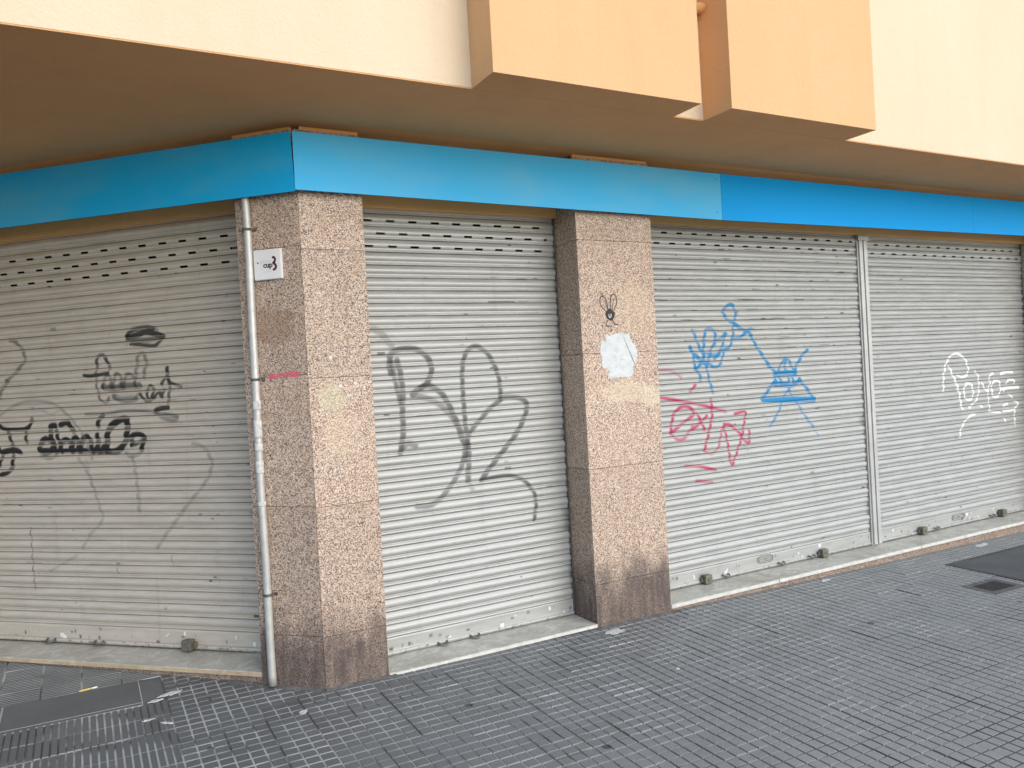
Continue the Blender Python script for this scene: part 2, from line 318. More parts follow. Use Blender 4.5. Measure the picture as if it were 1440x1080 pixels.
STROKES = {
 'S1': [
  ('D',0.0199,0.7,[(2.329,2.059),(2.28,2.043),(2.235,1.992),(2.217,1.938),(2.25,1.887),(2.333,1.824),(2.403,1.761),(2.46,1.684)]),
  ('K',0.0169,0.9,[(1.399,2.019),(1.377,2.047),(1.325,2.064),(1.26,2.07),(1.198,2.057)]),
  ('K',0.0228,0.95,[(1.399,2.016),(1.341,2.02),(1.263,2.039),(1.2,2.026),(1.132,2.004)]),
  ('K',0.0212,0.9,[(1.4,2.008),(1.33,1.995),(1.241,1.992),(1.139,2.001)]),
  ('K',0.0148,0.9,[(1.376,1.973),(1.306,1.964),(1.199,1.953),(1.153,1.981)]),
  ('D',0.0424,0.5,[(1.351,2.058),(1.261,2.057),(1.187,2.036)]),
  ('K',0.0152,0.95,[(1.745,1.798),(1.698,1.792),(1.645,1.796),(1.558,1.802)]),
  ('K',0.0159,0.9,[(1.55,1.83),(1.566,1.88),(1.602,1.92),(1.637,1.905),(1.648,1.852)]),
  ('D',0.0138,0.8,[(1.648,1.852),(1.658,1.756),(1.652,1.691),(1.63,1.636),(1.592,1.618),(1.563,1.649)]),
  ('D',0.0169,0.8,[(1.611,1.71),(1.597,1.763),(1.568,1.789),(1.548,1.766),(1.548,1.707)]),
  ('D',0.0169,0.8,[(1.532,1.706),(1.517,1.775),(1.489,1.795),(1.468,1.767),(1.47,1.703)]),
  ('D',0.0169,0.8,[(1.452,1.702),(1.433,1.774),(1.401,1.787),(1.37,1.764),(1.361,1.708)]),
  ('K',0.0275,0.75,[(1.604,1.715),(1.532,1.706),(1.453,1.713),(1.331,1.712)]),
  ('G',0.0318,0.6,[(1.523,1.652),(1.472,1.634),(1.369,1.634)]),
  ('D',0.0191,0.65,[(1.353,1.766),(1.34,1.856),(1.329,1.895),(1.302,1.912),(1.278,1.892),(1.274,1.841),(1.295,1.763)]),
  ('D',0.0173,0.6,[(1.535,1.664),(1.499,1.63),(1.434,1.618),(1.369,1.629),(1.341,1.665)]),
  ('K',0.0138,0.9,[(1.328,1.659),(1.295,1.618),(1.26,1.614),(1.23,1.676),(1.248,1.708),(1.278,1.678),(1.272,1.625)]),
  ('K',0.0135,0.9,[(1.235,1.628),(1.188,1.666),(1.173,1.634),(1.154,1.677)]),
  ('K',0.0176,0.95,[(1.115,1.809),(1.121,1.764)]),
  ('K',0.0135,0.9,[(1.166,1.714),(1.129,1.751),(1.096,1.718),(1.03,1.692)]),
  ('K',0.0135,0.8,[(1.114,1.738),(1.111,1.685),(1.13,1.597)]),
  ('D',0.013,0.75,[(1.756,1.552),(1.597,1.548),(1.464,1.562),(1.323,1.556),(1.222,1.541),(1.067,1.514)]),
  ('K',0.0191,0.95,[(1.126,1.569),(1.195,1.563),(1.222,1.549)]),
  ('D',0.0207,0.6,[(1.222,1.543),(1.168,1.508),(1.088,1.49),(1.068,1.51),(1.16,1.53)]),
  ('K',0.0244,1,[(2.035,1.384),(2.085,1.407),(2.13,1.375),(2.135,1.337),(2.1,1.316),(2.047,1.329),(2.027,1.372)]),
  ('D',0.0177,0.6,[(2.015,1.294),(2.064,1.28),(2.133,1.295)]),
  ('K',0.0244,1,[(2.006,1.32),(2.026,1.378),(2.043,1.445),(2.032,1.486),(1.998,1.489)]),
  ('K',0.0199,1,[(1.995,1.454),(1.98,1.388),(1.961,1.321)]),
  ('K',0.0221,1,[(1.961,1.321),(1.963,1.371),(1.923,1.397),(1.891,1.379),(1.882,1.319)]),
  ('K',0.0221,1,[(1.871,1.319),(1.866,1.39),(1.832,1.403),(1.822,1.317)]),
  ('K',0.0217,1,[(1.809,1.317),(1.793,1.387),(1.753,1.413),(1.729,1.38),(1.718,1.314)]),
  ('K',0.0217,1,[(1.71,1.312),(1.678,1.346),(1.672,1.419),(1.67,1.311)]),
  ('K',0.0191,1,[(1.651,1.31),(1.621,1.355),(1.612,1.309)]),
  ('K',0.0238,1,[(1.954,1.494),(1.898,1.503),(1.859,1.449)]),
  ('K',0.0212,1,[(1.624,1.538),(1.652,1.513),(1.663,1.473)]),
  ('K',0.0282,1,[(1.603,1.322),(1.596,1.408),(1.57,1.461),(1.508,1.5),(1.442,1.508),(1.442,1.446),(1.46,1.372),(1.508,1.322),(1.562,1.308),(1.611,1.32)]),
  ('K',0.0212,1,[(1.412,1.349),(1.411,1.4),(1.369,1.413),(1.319,1.397),(1.33,1.346),(1.345,1.315)]),
  ('K',0.0169,0.9,[(1.32,1.386),(1.384,1.35),(1.419,1.37)]),
  ('D',0.0191,0.6,[(1.464,1.297),(1.42,1.277),(1.365,1.29)]),
  ('K',0.0221,1,[(2.13,1.334),(1.991,1.326),(1.827,1.324),(1.693,1.318),(1.587,1.313)]),
  ('K',0.0181,1,[(2.459,1.504),(2.418,1.482),(2.346,1.475),(2.246,1.476),(2.202,1.5),(2.19,1.539)]),
  ('K',0.0177,0.95,[(2.245,1.451),(2.246,1.39)]),
  ('K',0.0181,0.95,[(2.397,1.468),(2.372,1.405),(2.362,1.343)]),
  ('K',0.0249,1,[(2.437,1.332),(2.356,1.343),(2.3,1.326)]),
  ('K',0.0199,1,[(2.362,1.309),(2.37,1.242),(2.408,1.198),(2.47,1.182)]),
  ('K',0.0181,1,[(2.499,1.369),(2.452,1.317),(2.48,1.239)]),
  ('F',0.0181,0.6,[(2.469,1.561),(2.364,1.618),(2.261,1.647),(2.148,1.654),(2.037,1.638),(1.957,1.601),(1.892,1.549),(1.829,1.481),(1.768,1.392),(1.724,1.271)]),
  ('F',0.0155,0.35,[(2.123,1.603),(2.029,1.565),(1.943,1.595)]),
  ('F',0.0196,0.45,[(1.83,1.273),(1.77,1.186),(1.725,1.078),(1.691,0.972),(1.675,0.876),(1.773,0.791),(1.839,0.699)]),
  ('F',0.0152,0.3,[(1.771,1.261),(1.757,1.186),(1.726,1.068)]),
  ('F',0.0229,0.5,[(1.413,1.283),(1.395,1.147),(1.388,1.022),(1.388,0.933)]),
  ('F',0.0203,0.55,[(0.964,1.343),(0.894,1.321),(0.838,1.238),(0.858,1.158),(0.908,1.088),(1.013,0.987),(1.119,0.875),(1.198,0.792),(1.266,0.709)]),
  ('F',0.0125,0.3,[(1.292,1.395),(1.143,1.398),(0.961,1.394)]),
  ('F',0.0152,0.4,[(2.114,0.55),(1.945,0.628),(1.89,0.65)]),
  ('K',0.0054,0.8,[(2.258,0.833),(2.254,0.734),(2.254,0.614),(2.249,0.493),(2.25,0.427)]),
  ('K',0.0043,0.6,[(1.584,0.58),(1.567,0.537)]),
  ('K',0.0042,0.5,[(1.165,0.658),(1.162,0.606)]),
 ],
 'S2': [
  ('F',0.037,0.5,[(0.474,1.969),(0.518,1.941),(0.545,1.907),(0.578,1.867)]),
  ('D',0.0268,0.8,[(0.562,1.701),(0.561,1.779),(0.587,1.828),(0.653,1.845),(0.736,1.838),(0.795,1.798),(0.828,1.746),(0.825,1.689),(0.797,1.633),(0.756,1.601)]),
  ('D',0.0218,0.7,[(0.572,1.767),(0.591,1.644),(0.615,1.52)]),
  ('D',0.0268,0.75,[(0.607,1.777),(0.626,1.687),(0.634,1.575),(0.623,1.452),(0.623,1.351),(0.597,1.214)]),
  ('D',0.029,0.6,[(0.611,1.246),(0.648,1.269),(0.695,1.253)]),
  ('D',0.0274,0.8,[(0.695,1.56),(0.746,1.602),(0.808,1.612),(0.867,1.578),(0.914,1.524),(0.958,1.428),(0.991,1.345),(1.017,1.25),(1.05,1.218)]),
  ('F',0.032,0.7,[(0.701,1.562),(0.779,1.538),(0.85,1.505),(0.91,1.455),(0.968,1.381),(1.002,1.309)]),
  ('D',0.0233,0.8,[(1.041,1.318),(1.036,1.446),(1.034,1.586),(1.039,1.702),(1.064,1.794),(1.112,1.84),(1.164,1.84),(1.227,1.789),(1.269,1.716),(1.297,1.619),(1.3,1.502)]),
  ('D',0.0262,0.8,[(1.3,1.506),(1.371,1.507),(1.446,1.494),(1.492,1.451),(1.466,1.368),(1.397,1.265),(1.309,1.176),(1.209,1.079),(1.131,0.999)]),
  ('D',0.0239,0.75,[(1.3,1.497),(1.219,1.445),(1.149,1.38),(1.079,1.315),(1.043,1.247)]),
  ('F',0.0373,0.7,[(1.041,1.318),(1.035,1.225),(1.017,1.133)]),
  ('D',0.0251,0.65,[(1.043,1.247),(1.024,1.156),(1.003,1.112),(0.974,1.057),(0.905,0.972),(0.839,0.911),(0.775,0.879),(0.684,0.882)]),
  ('D',0.028,0.7,[(1.054,1.223),(1.049,1.13),(1.034,1.003)]),
  ('F',0.0274,0.4,[(1.034,1.003),(1.063,0.942)]),
  ('D',0.0198,0.85,[(1.125,0.993),(1.204,1.002),(1.312,1.003),(1.393,0.982),(1.459,0.938),(1.51,0.865),(1.52,0.791),(1.499,0.69)]),
 ],
 'S3': [
  ('B',0.0171,0.9,[(2.942,1.915),(2.975,1.843),(3.007,1.77),(3.048,1.683),(3.062,1.625),(3.084,1.523),(3.112,1.435)]),
  ('B',0.0199,0.95,[(2.906,1.788),(2.957,1.729),(3.019,1.67),(3.064,1.646)]),
  ('B',0.0196,0.95,[(2.915,1.78),(2.938,1.716),(2.95,1.623),(2.983,1.643),(3.03,1.698),(3.062,1.884),(3.112,1.919),(3.158,1.896),(3.162,1.823),(3.12,1.767),(3.075,1.667)]),
  ('B',0.0174,0.9,[(3.163,1.831),(3.222,1.844),(3.263,1.886)]),
  ('B',0.0174,0.9,[(3.273,1.879),(3.216,1.764),(3.149,1.691)]),
  ('B',0.0171,0.9,[(3.075,1.667),(3.111,1.637),(3.158,1.628),(3.209,1.662),(3.244,1.748),(3.304,1.776),(3.339,1.848),(3.357,1.936)]),
  ('B',0.0174,0.9,[(3.143,1.694),(3.215,1.749),(3.304,1.768)]),
  ('B',0.0199,0.9,[(2.95,1.63),(2.985,1.585),(2.999,1.53)]),
  ('B',0.0171,0.8,[(3.007,1.77),(3.088,1.725),(3.193,1.721)]),
  ('B',0.0189,0.95,[(3.245,2.04),(3.298,2.091),(3.357,2.095),(3.381,2.024),(3.357,1.965),(3.299,1.981),(3.263,2.022)]),
  ('B',0.0207,0.95,[(3.357,1.958),(3.424,1.92),(3.482,1.897),(3.544,1.91)]),
  ('B',0.0203,0.95,[(3.334,1.836),(3.418,1.846),(3.492,1.889),(3.54,1.851)]),
  ('B',0.0211,0.95,[(3.54,1.851),(3.576,1.782),(3.623,1.721),(3.709,1.62),(3.788,1.548)]),
  ('B',0.0184,0.9,[(3.788,1.548),(3.903,1.665),(4.002,1.538)]),
  ('B',0.0337,1,[(3.776,1.541),(3.894,1.549),(4.006,1.538)]),
  ('B',0.0218,0.95,[(4.149,1.726),(4.078,1.674),(4.006,1.584),(3.998,1.538)]),
  ('B',0.0301,1,[(3.757,1.476),(3.823,1.458),(3.952,1.448),(4.032,1.474)]),
  ('B',0.018,0.95,[(3.768,1.518),(3.782,1.472)]),
  ('B',0.0214,0.9,[(3.817,1.516),(3.842,1.472),(3.91,1.468),(3.922,1.508)]),
  ('B',0.0184,0.95,[(3.961,1.509),(3.986,1.464),(4.047,1.497)]),
  ('B',0.0184,0.9,[(3.903,1.665),(3.884,1.589),(3.916,1.55)]),
  ('B',0.0211,0.95,[(3.762,1.488),(3.695,1.431),(3.627,1.357)]),
  ('B',0.0361,1,[(3.623,1.356),(3.9,1.334),(4.203,1.315)]),
  ('B',0.0218,0.95,[(4.038,1.49),(4.125,1.407),(4.199,1.321)]),
  ('B',0.0168,0.8,[(3.917,1.419),(3.859,1.361),(3.786,1.243),(3.69,1.137)]),
  ('B',0.0168,0.7,[(3.917,1.411),(3.986,1.322),(4.086,1.191),(4.169,1.099)]),
  ('B',0.0156,0.35,[(4.169,1.099),(4.234,1.007)]),
  ('R',0.0151,0.55,[(2.599,1.631),(2.686,1.624),(2.756,1.603),(2.808,1.562)]),
  ('R',0.0185,0.9,[(2.942,1.505),(2.892,1.459)]),
  ('R',0.0182,0.95,[(2.602,1.43),(2.76,1.399),(2.959,1.358),(3.107,1.32),(3.23,1.285)]),
  ('R',0.0199,0.95,[(2.918,1.304),(2.866,1.343),(2.793,1.348),(2.717,1.29),(2.682,1.167)]),
  ('R',0.0182,0.75,[(2.682,1.167),(2.741,1.113),(2.814,1.12),(2.902,1.205)]),
  ('R',0.0196,0.9,[(2.69,1.166),(2.803,1.227),(2.921,1.289)]),
  ('R',0.0185,0.95,[(2.945,1.288),(3.011,1.161)]),
  ('R',0.0185,0.9,[(3.037,1.267),(2.968,1.215),(2.891,1.175)]),
  ('R',0.0189,0.95,[(3.089,1.386),(3.091,1.277),(3.058,1.164),(2.995,1.009)]),
  ('R',0.0157,0.75,[(2.995,1.009),(3.064,0.977),(3.134,1.021),(3.171,1.126),(3.204,1.185)]),
  ('R',0.0189,0.95,[(3.204,1.189),(3.271,1.177),(3.346,1.119),(3.374,1.092)]),
  ('R',0.0171,0.95,[(3.203,1.167),(3.232,1.034),(3.26,0.877),(3.314,0.953),(3.372,1.066),(3.411,1.181),(3.427,1.268),(3.317,1.261)]),
  ('R',0.0177,0.9,[(3.373,1.073),(3.45,1.029),(3.457,1.125)]),
  ('R',0.0182,0.95,[(2.808,0.909),(2.927,0.897),(3.019,0.873),(3.103,0.85)]),
  ('R',0.0185,0.8,[(2.901,0.79),(3.059,0.764)]),
 ],
 'S4': [
  ('W',0.0196,1,[(5.919,1.29),(5.929,1.406),(5.951,1.483),(5.997,1.56),(6.073,1.616),(6.155,1.625),(6.25,1.59),(6.295,1.538),(6.314,1.467),(6.285,1.419),(6.201,1.403),(6.138,1.426)]),
  ('W',0.0235,1,[(6.02,1.51),(6.062,1.439),(6.13,1.327),(6.162,1.226),(6.173,1.156),(6.196,1.105)]),
  ('W',0.0199,1,[(6.242,1.301),(6.278,1.339),(6.344,1.326),(6.373,1.274),(6.349,1.195),(6.266,1.19),(6.229,1.242),(6.242,1.301)]),
  ('W',0.0179,0.9,[(6.421,1.452),(6.466,1.39),(6.465,1.279),(6.423,1.18),(6.3,1.106)]),
  ('W',0.0181,1,[(6.512,1.332),(6.544,1.305),(6.591,1.251),(6.649,1.32),(6.646,1.391),(6.709,1.419)]),
  ('W',0.0181,1,[(6.66,1.247),(6.701,1.327),(6.773,1.344),(6.814,1.311),(6.818,1.259),(6.777,1.189),(6.69,1.195),(6.678,1.257)]),
  ('W',0.0161,0.9,[(6.608,1.25),(6.612,1.189),(6.628,1.076),(6.634,1.05),(6.79,1.029)]),
  ('W',0.0225,1,[(6.831,1.403),(6.921,1.42),(7.032,1.411)]),
  ('W',0.0187,0.9,[(6.911,1.306),(6.968,1.339),(7.049,1.33),(7.055,1.298)]),
  ('W',0.0245,1,[(6.854,1.255),(6.961,1.262),(7.125,1.258)]),
  ('W',0.0184,0.9,[(6.819,1.269),(6.873,1.233)]),
  ('W',0.0187,0.8,[(6.956,1.199),(7.007,1.165)]),
  ('W',0.0187,0.8,[(6.848,1.092),(6.93,1.105)]),
  ('W',0.0207,1,[(7.058,1.12),(7.102,1.107),(7.051,1.047),(6.853,1.04)]),
  ('W',0.0187,0.9,[(7.041,1.037),(7.035,0.964),(7.048,0.89)]),
  ('W',0.0228,0.9,[(6.864,0.967),(6.869,0.943)]),
  ('W',0.0258,1,[(6.49,1.113),(6.502,1.107)]),
  ('W',0.0179,1,[(6.395,1.043),(6.302,1.028),(6.215,0.974),(6.161,0.919),(6.132,0.852)]),
 ],
}

# ------------------------------------------------------------------ shutters
PAINT = {'K': (0.012, 0.012, 0.012), 'D': (0.045, 0.045, 0.045), 'G': (0.05, 0.075, 0.085), 'F': (0.15, 0.14, 0.14),
         'B': (0.0, 0.20, 0.44), 'R': (0.42, 0.02, 0.09), 'RD': (0.42, 0.02, 0.09), 'W': (0.88, 0.88, 0.88)}
# one slat, top to bottom: (fraction of the pitch, millimetres proud)
PROF = [(0.000, -3), (0.015, 3), (0.06, 5.2), (0.13, 8.2), (0.21, 11), (0.30, 13.2), (0.40, 14), (0.47, 13.6), (0.52, 12.8),
        (0.57, 11.6), (0.63, 9.4), (0.665, 6.6), (0.70, 6.2), (0.75, 7.8), (0.79, 6.4), (0.83, 6.0), (0.87, 8.4), (0.92, 9.2), (0.965, 7.6), (0.985, -3)]
PT = np.array([p[0] for p in PROF]); PO = np.array([p[1] * 1.32 if p[1] > 0 else p[1] * 2.2 for p in PROF]) / 1000.0
HOLD = np.interp(PT, [0, 0.10, 0.2, 0.66, 0.70, 0.80, 0.86, 0.95, 1], [0.25, 0.5, 1, 1, 0.55, 0.6, 0.8, 0.8, 0.15])

def smooth_line(P, step=0.008):
    P = [np.array(p, float) for p in P]
    if len(P) == 2: return np.array(P)
    Q = [2 * P[0] - P[1]] + P + [2 * P[-1] - P[-2]]
    out = []
    for i in range(1, len(Q) - 2):
        a, b, c, d = Q[i - 1:i + 3]
        n = max(2, int(np.linalg.norm(c - b) / step))
        for t in np.arange(n) / n:
            out.append(0.5 * (2 * b + (c - a) * t + (2 * a - 5 * b + 4 * c - d) * t * t + (3 * b - a - 3 * c + d) * t ** 3))
    out.append(P[-1])
    return np.array(out)

def spray(U, V, strokes, hold):
    """coverage of sprayed lines over a sheet; U columns, V rows"""
    rgb = np.zeros((len(V), len(U), 3)); al = np.zeros((len(V), len(U)))
    for c, w, a, pts in strokes:
        w = w * {'W': 1.1, 'B': 1.4, 'RD': 1.4, 'K': 1.6, 'F': 1.15}.get(c, 1.32); L = smooth_line(pts); soft = {'W': 0.004, 'B': 0.004, 'RD': 0.004, 'K': 0.0035}.get(c, 0.0075); R = w / 2 + soft
        lo = L.min(0) - R; hi = L.max(0) + R
        i0, i1 = np.searchsorted(U, [lo[0], hi[0]]); j0, j1 = np.searchsorted(V, [lo[1], hi[1]])
        if i1 <= i0 or j1 <= j0: continue
        uu = U[i0:i1][None, :]; vv = V[j0:j1][:, None]
        D = np.full((j1 - j0, i1 - i0), 9.0)
        for p, q in zip(L[:-1], L[1:]):
            e = q - p; ee = e @ e + 1e-12
            t = np.clip(((uu - p[0]) * e[0] + (vv - p[1]) * e[1]) / ee, 0, 1)
            D = np.minimum(D, np.hypot(uu - p[0] - t * e[0], vv - p[1] - t * e[1]))
        k = np.clip((R - D) / (2 * soft), 0, 1); k = k * k * (3 - 2 * k) * a
        k = k * hold[j0:j1][:, None]
        col = np.array(PAINT[c])
        A = al[j0:j1, i0:i1]; C = rgb[j0:j1, i0:i1]
        na = k + A * (1 - k)
        C[:] = np.where(na[..., None] > 1e-6, (col * k[..., None] + C * (A * (1 - k))[..., None]) / np.maximum(na, 1e-6)[..., None], C)
        A[:] = na
    return rgb, al

def sheet(name, fr, mirror, U, V, W, mats, parent, skip=None, rgb=None, al=None, grime_shade=None):
    """grid mesh: columns U, rows V (z), W depth outward (rows x cols)"""
    nv, nu = W.shape
    X = np.broadcast_to(U[None, :], W.shape); Z = np.broadcast_to(V[:, None], W.shape) if V.ndim == 1 else V
    D = -W
    if mirror: co = np.stack([C45 * (D - X), C45 * (D + X), Z], -1)
    else: co = np.stack([X, D, Z], -1)
    idx = np.arange(nv * nu).reshape(nv, nu)
    a, b, c, d = idx[:-1, :-1], idx[:-1, 1:], idx[1:, 1:], idx[1:, :-1]
    q = np.stack([a, b, c, d], -1) if not mirror else np.stack([a, d, c, b], -1)   # rows run upwards
    q = q.reshape(-1, 4)
    if skip is not None: q = q[~skip.reshape(-1)]
    me = bpy.data.meshes.new(name)
    me.vertices.add(nv * nu); me.vertices.foreach_set('co', co.reshape(-1).astype(np.float32))
    me.loops.add(q.size); me.loops.foreach_set('vertex_index', q.reshape(-1).astype(np.int32))
    me.polygons.add(len(q)); me.polygons.foreach_set('loop_start', np.arange(0, q.size, 4, dtype=np.int32))
    me.polygons.foreach_set('use_smooth', np.ones(len(q), bool))
    me.update(calc_edges=True)
    if al is not None:
        at = me.attributes.new('paint', 'FLOAT_COLOR', 'POINT')
        at.data.foreach_set('color', np.concatenate([rgb, al[..., None]], -1).reshape(-1).astype(np.float32))
        ag = me.attributes.new('grime_shade', 'FLOAT', 'POINT')
        ag.data.foreach_set('value', (grime_shade if grime_shade is not None else np.zeros_like(W)).reshape(-1).astype(np.float32))
    return link(name, me, mats, parent)

def hash_noise(n, k, seed, amp):
    r = np.random.default_rng(seed).normal(size=n // k + 3)
    return np.interp(np.arange(n), np.arange(len(r)) * k, r) * amp

def roller_shutter(key, fr, mirror, u0, u1, zb, zt, joint0, pitch, slots, label, parent, scuffs, seed):
    rng = np.random.default_rng(seed); SM = M_SHUTB if key == 'S1' else M_SHUT
    n = int(math.ceil((zt - joint0) / pitch))
    U = np.arange(u0, u1 + 0.003, 0.006); nu = len(U)
    V = []; W = []; H = []; T = []
    for k in range(n):                                   # slats from the bottom up
        zt_k = joint0 + (k + 1) * pitch; off = rng.normal() * 0.0009; sag = rng.normal() * 0.0012
        und = hash_noise(nu, 60, seed * 100 + k, 0.0012)
        for j in range(len(PT) - 1, -1, -1):
            V.append(zt_k - PT[j] * pitch); W.append(PO[j] + off + und * (0.3 + PT[j]) + sag * PT[j]); H.append(HOLD[j]); T.append(PT[j])
    V = np.array(V); W = np.array(W) - DR - 0.004; H = np.array(H); T = np.array(T)
    rgb, al = spray(U, V, STROKES[key], H)
    grime_shade = np.zeros_like(W)
    # dark rub marks along the beads and ragged darker slat ends
    for (zlo, zhi, dens, amt) in scuffs:
        for k in range(n):
            zc = joint0 + (k + 0.5) * pitch
            if not zlo <= zc <= zhi: continue
            for _ in range(rng.poisson(dens * (u1 - u0))):
                s0 = rng.uniform(u0, u1); ln = rng.gamma(1.5, 0.035)
                cols = (U >= s0) & (U <= s0 + ln); row = k * len(PT)
                pick = rng.integers(1, 4)
                grime_shade[row + pick:row + pick + rng.integers(1, 3), cols] = amt * rng.uniform(0.4, 1)
    for k in range(n):
        row = k * len(PT)
        for side in (0, 1):
            ln = rng.gamma(1.2, 0.016)
            dist = (U - u0) if side == 0 else (u1 - U)
            grime_shade[row:row + len(PT)] = np.maximum(grime_shade[row:row + len(PT)], np.clip(1 - dist / (ln + 0.003), 0, 1)[None, :] * (0.75 if side else 0.4))
        # shadow lines painted into the interlock and the roll-formed creases
        for r_, a_ in ((row, 0.72), (row + 18, 0.28), (row + 19, 0.72), (row + 8, 0.22), (row + 4, 0.22)):
            grime_shade[r_] = np.maximum(grime_shade[r_], a_)
    for _ in range(int(26 * (u1 - u0))):                # chips and small dents of dirt
        cu, cv, rr = rng.uniform(u0, u1), rng.uniform(joint0, zt), rng.gamma(2, 0.002)
        i0, i1 = np.searchsorted(U, [cu - rr * 2.5, cu + rr * 2.5]); j0, j1 = np.searchsorted(V, [cv - rr, cv + rr])
        grime_shade[j0:j1, i0:i1] = np.maximum(grime_shade[j0:j1, i0:i1], rng.uniform(0.3, 0.9))
    skip = np.zeros((len(V) - 1, nu - 1), bool)
    uc = (U[:-1] + U[1:]) / 2
    for z, u_first, gap in slots:                        # ventilation slots are real holes
        k = int(math.floor((z - joint0) / pitch))
        row = k * len(PT) + (len(PT) - 1 - 10)           # between profile rows 0.63 and 0.52
        ph = np.mod(uc - u_first + gap / 2, gap) - gap / 2
        hole = (np.abs(ph) < 0.027) & (uc > u0 + 0.05) & (uc < u1 - 0.05)
        skip[row, hole] = True; skip[row + 1, hole] = True; skip[row + 2, hole] = True
    keep = V <= zt + 0.004
    nk = int(keep.sum())
    ins = 0.0
    sh = sheet('roller_shutter', fr, mirror, U, V[:nk], W[:nk], SM, parent, skip[:nk - 1], rgb[:nk], al[:nk], grime_shade[:nk])
    sh['label'] = label
    # bottom rail
    hgt = joint0 - zb
    RV = np.array([0, 0.0, 0.10, 0.19, 0.20, 0.23, 0.3, 0.4, 0.5, 0.6, 0.7, 0.8, 0.9, 0.97, 1.0]) * hgt + zb
    RO = np.array([-12, 11, 12, 12, 11, 6.2, 6, 6, 6, 6, 6, 6, 6, 6, 0]) / 1000
    RV[0] += 0.0015
    und = np.stack([hash_noise(nu, 70, seed * 77 + j // 6, 0.0008) for j in range(len(RV))])
    RW = RO[:, None] + und - DR
    g = np.zeros_like(RW)
    for _ in range(int(34 * (u1 - u0))):
        i = rng.integers(0, nu); j = rng.integers(1, 4); g[j:j + 1, i:i + rng.integers(1, 4)] = rng.uniform(0.2, 0.9)
    for _ in range(int(9 * (u1 - u0))):
        i = rng.integers(0, nu); j = rng.integers(5, 12); g[j:j + rng.integers(1, 3), i:i + rng.integers(1, 5)] = rng.uniform(0.3, 0.9)
    g[4:6] = np.maximum(g[4:6], 0.35)
    r2 = np.zeros(RW.shape + (3,)); a2 = np.zeros(RW.shape)
    for _ in range(int(4 * (u1 - u0))):                  # scraps of white sticker
        i = rng.integers(0, nu); j = rng.integers(5, 11); w = rng.integers(2, 7)
        r2[j:j + 3, i:i + w] = 0.78; a2[j:j + rng.integers(1, 4), i:i + w] = rng.uniform(0.6, 1)
    rail = sheet('bottom_rail', fr, mirror, U, RV, RW, SM, sh, None, r2, a2, g)
    return sh

building = empty('corner_building', (0, 0, 0),
                 'apricot and cream corner building with granite pillars and closed grey roller shutters', 'building')

S1 = roller_shutter('S1', wl, True, 0.40, 2.92, 0.091, 2.70, 0.205, 0.0776,
    [(2.567, 0.664, 0.146), (2.489, 0.596, 0.146), (2.412, 0.664, 0.146)],
    'roller shutter left of the metal pipe with black tags and faint grey loops', building, [(0.2, 2.7, 0.5, 0.5)], 3)
S2 = roller_shutter('S2', wr, False, 0.365, 1.768, 0.014, 2.70, 0.119, 0.0770,
    [(2.611, 0.615, 0.146), (2.534, 0.548, 0.146), (2.458, 0.618, 0.146)],
    'narrow roller shutter between the granite pillars with large dark grey loops', building, [(1.9, 2.4, 1.4, 0.9), (0.2, 2.4, 0.4, 0.5)], 4)
S3 = roller_shutter('S3', wr, False, 2.397, 4.808, 0.028, 2.70, 0.140, 0.0767,
    [(2.627, 2.717, 0.1455), (2.555, 2.647, 0.1455)],
    'wide roller shutter with blue and red scribbles', building, [(1.75, 2.62, 5.0, 1.0), (1.0, 2.0, 1.2, 0.7)], 5)
S4 = roller_shutter('S4', wr, False, 4.944, 7.278, 0.030, 2.70, 0.130, 0.0765,
    [(2.616, 5.075, 0.1455), (2.540, 5.010, 0.1455)],
    'roller shutter right of the steel post with white writing', building, [(1.6, 2.6, 1.6, 0.6)], 6)

def lock(fr, u, z, parent, w=0.066):
    m = MB(); d = -DR
    m.box(fr, u - w / 2, u + w / 2, DR - 0.062, DR - 0.013, z - 0.028, z + 0.036, 0, 0.007)
    m.box(fr, u - w / 2 - 0.016, u - w / 2 - 0.0005, DR - 0.034, DR - 0.012, z - 0.016, z + 0.018, 0, 0.003)
    c = [fr(u, DR - 0.0615, z + 0.004), fr(u, DR - 0.067, z + 0.004)]
    m.tube(c, 0.011, 12, 1)
    return m.build('lock', [M_LOCK, M_STEEL], parent)

def hasp(fr, u, z, parent, sx=0.03):
    m = MB()
    pts = [fr(u + sx * math.cos(t), DR - 0.014 - 0.034 * math.sin(t), z - 0.012 * math.sin(t)) for t in np.linspace(0, math.pi, 9)]
    m.tube(pts, 0.0065, 8)
    return m.build('hasp', M_STEEL, parent)

lock(wl, 1.061, 0.120, S1)
for u in (2.93, 4.187): lock(wr, u, 0.056, S3)
for u in (5.481, 6.709): lock(wr, u, 0.058, S4)
for u in (2.13, 1.745): hasp(wl, u, 0.112, S1)
for u in (3.133, 3.72, 4.065): hasp(wr, u, 0.056, S3)
for u in (5.70, 6.56): hasp(wr, u, 0.056, S4)
hasp(wr, 1.02, 0.03, S2); hasp(wr, 0.80, 0.03, S2)

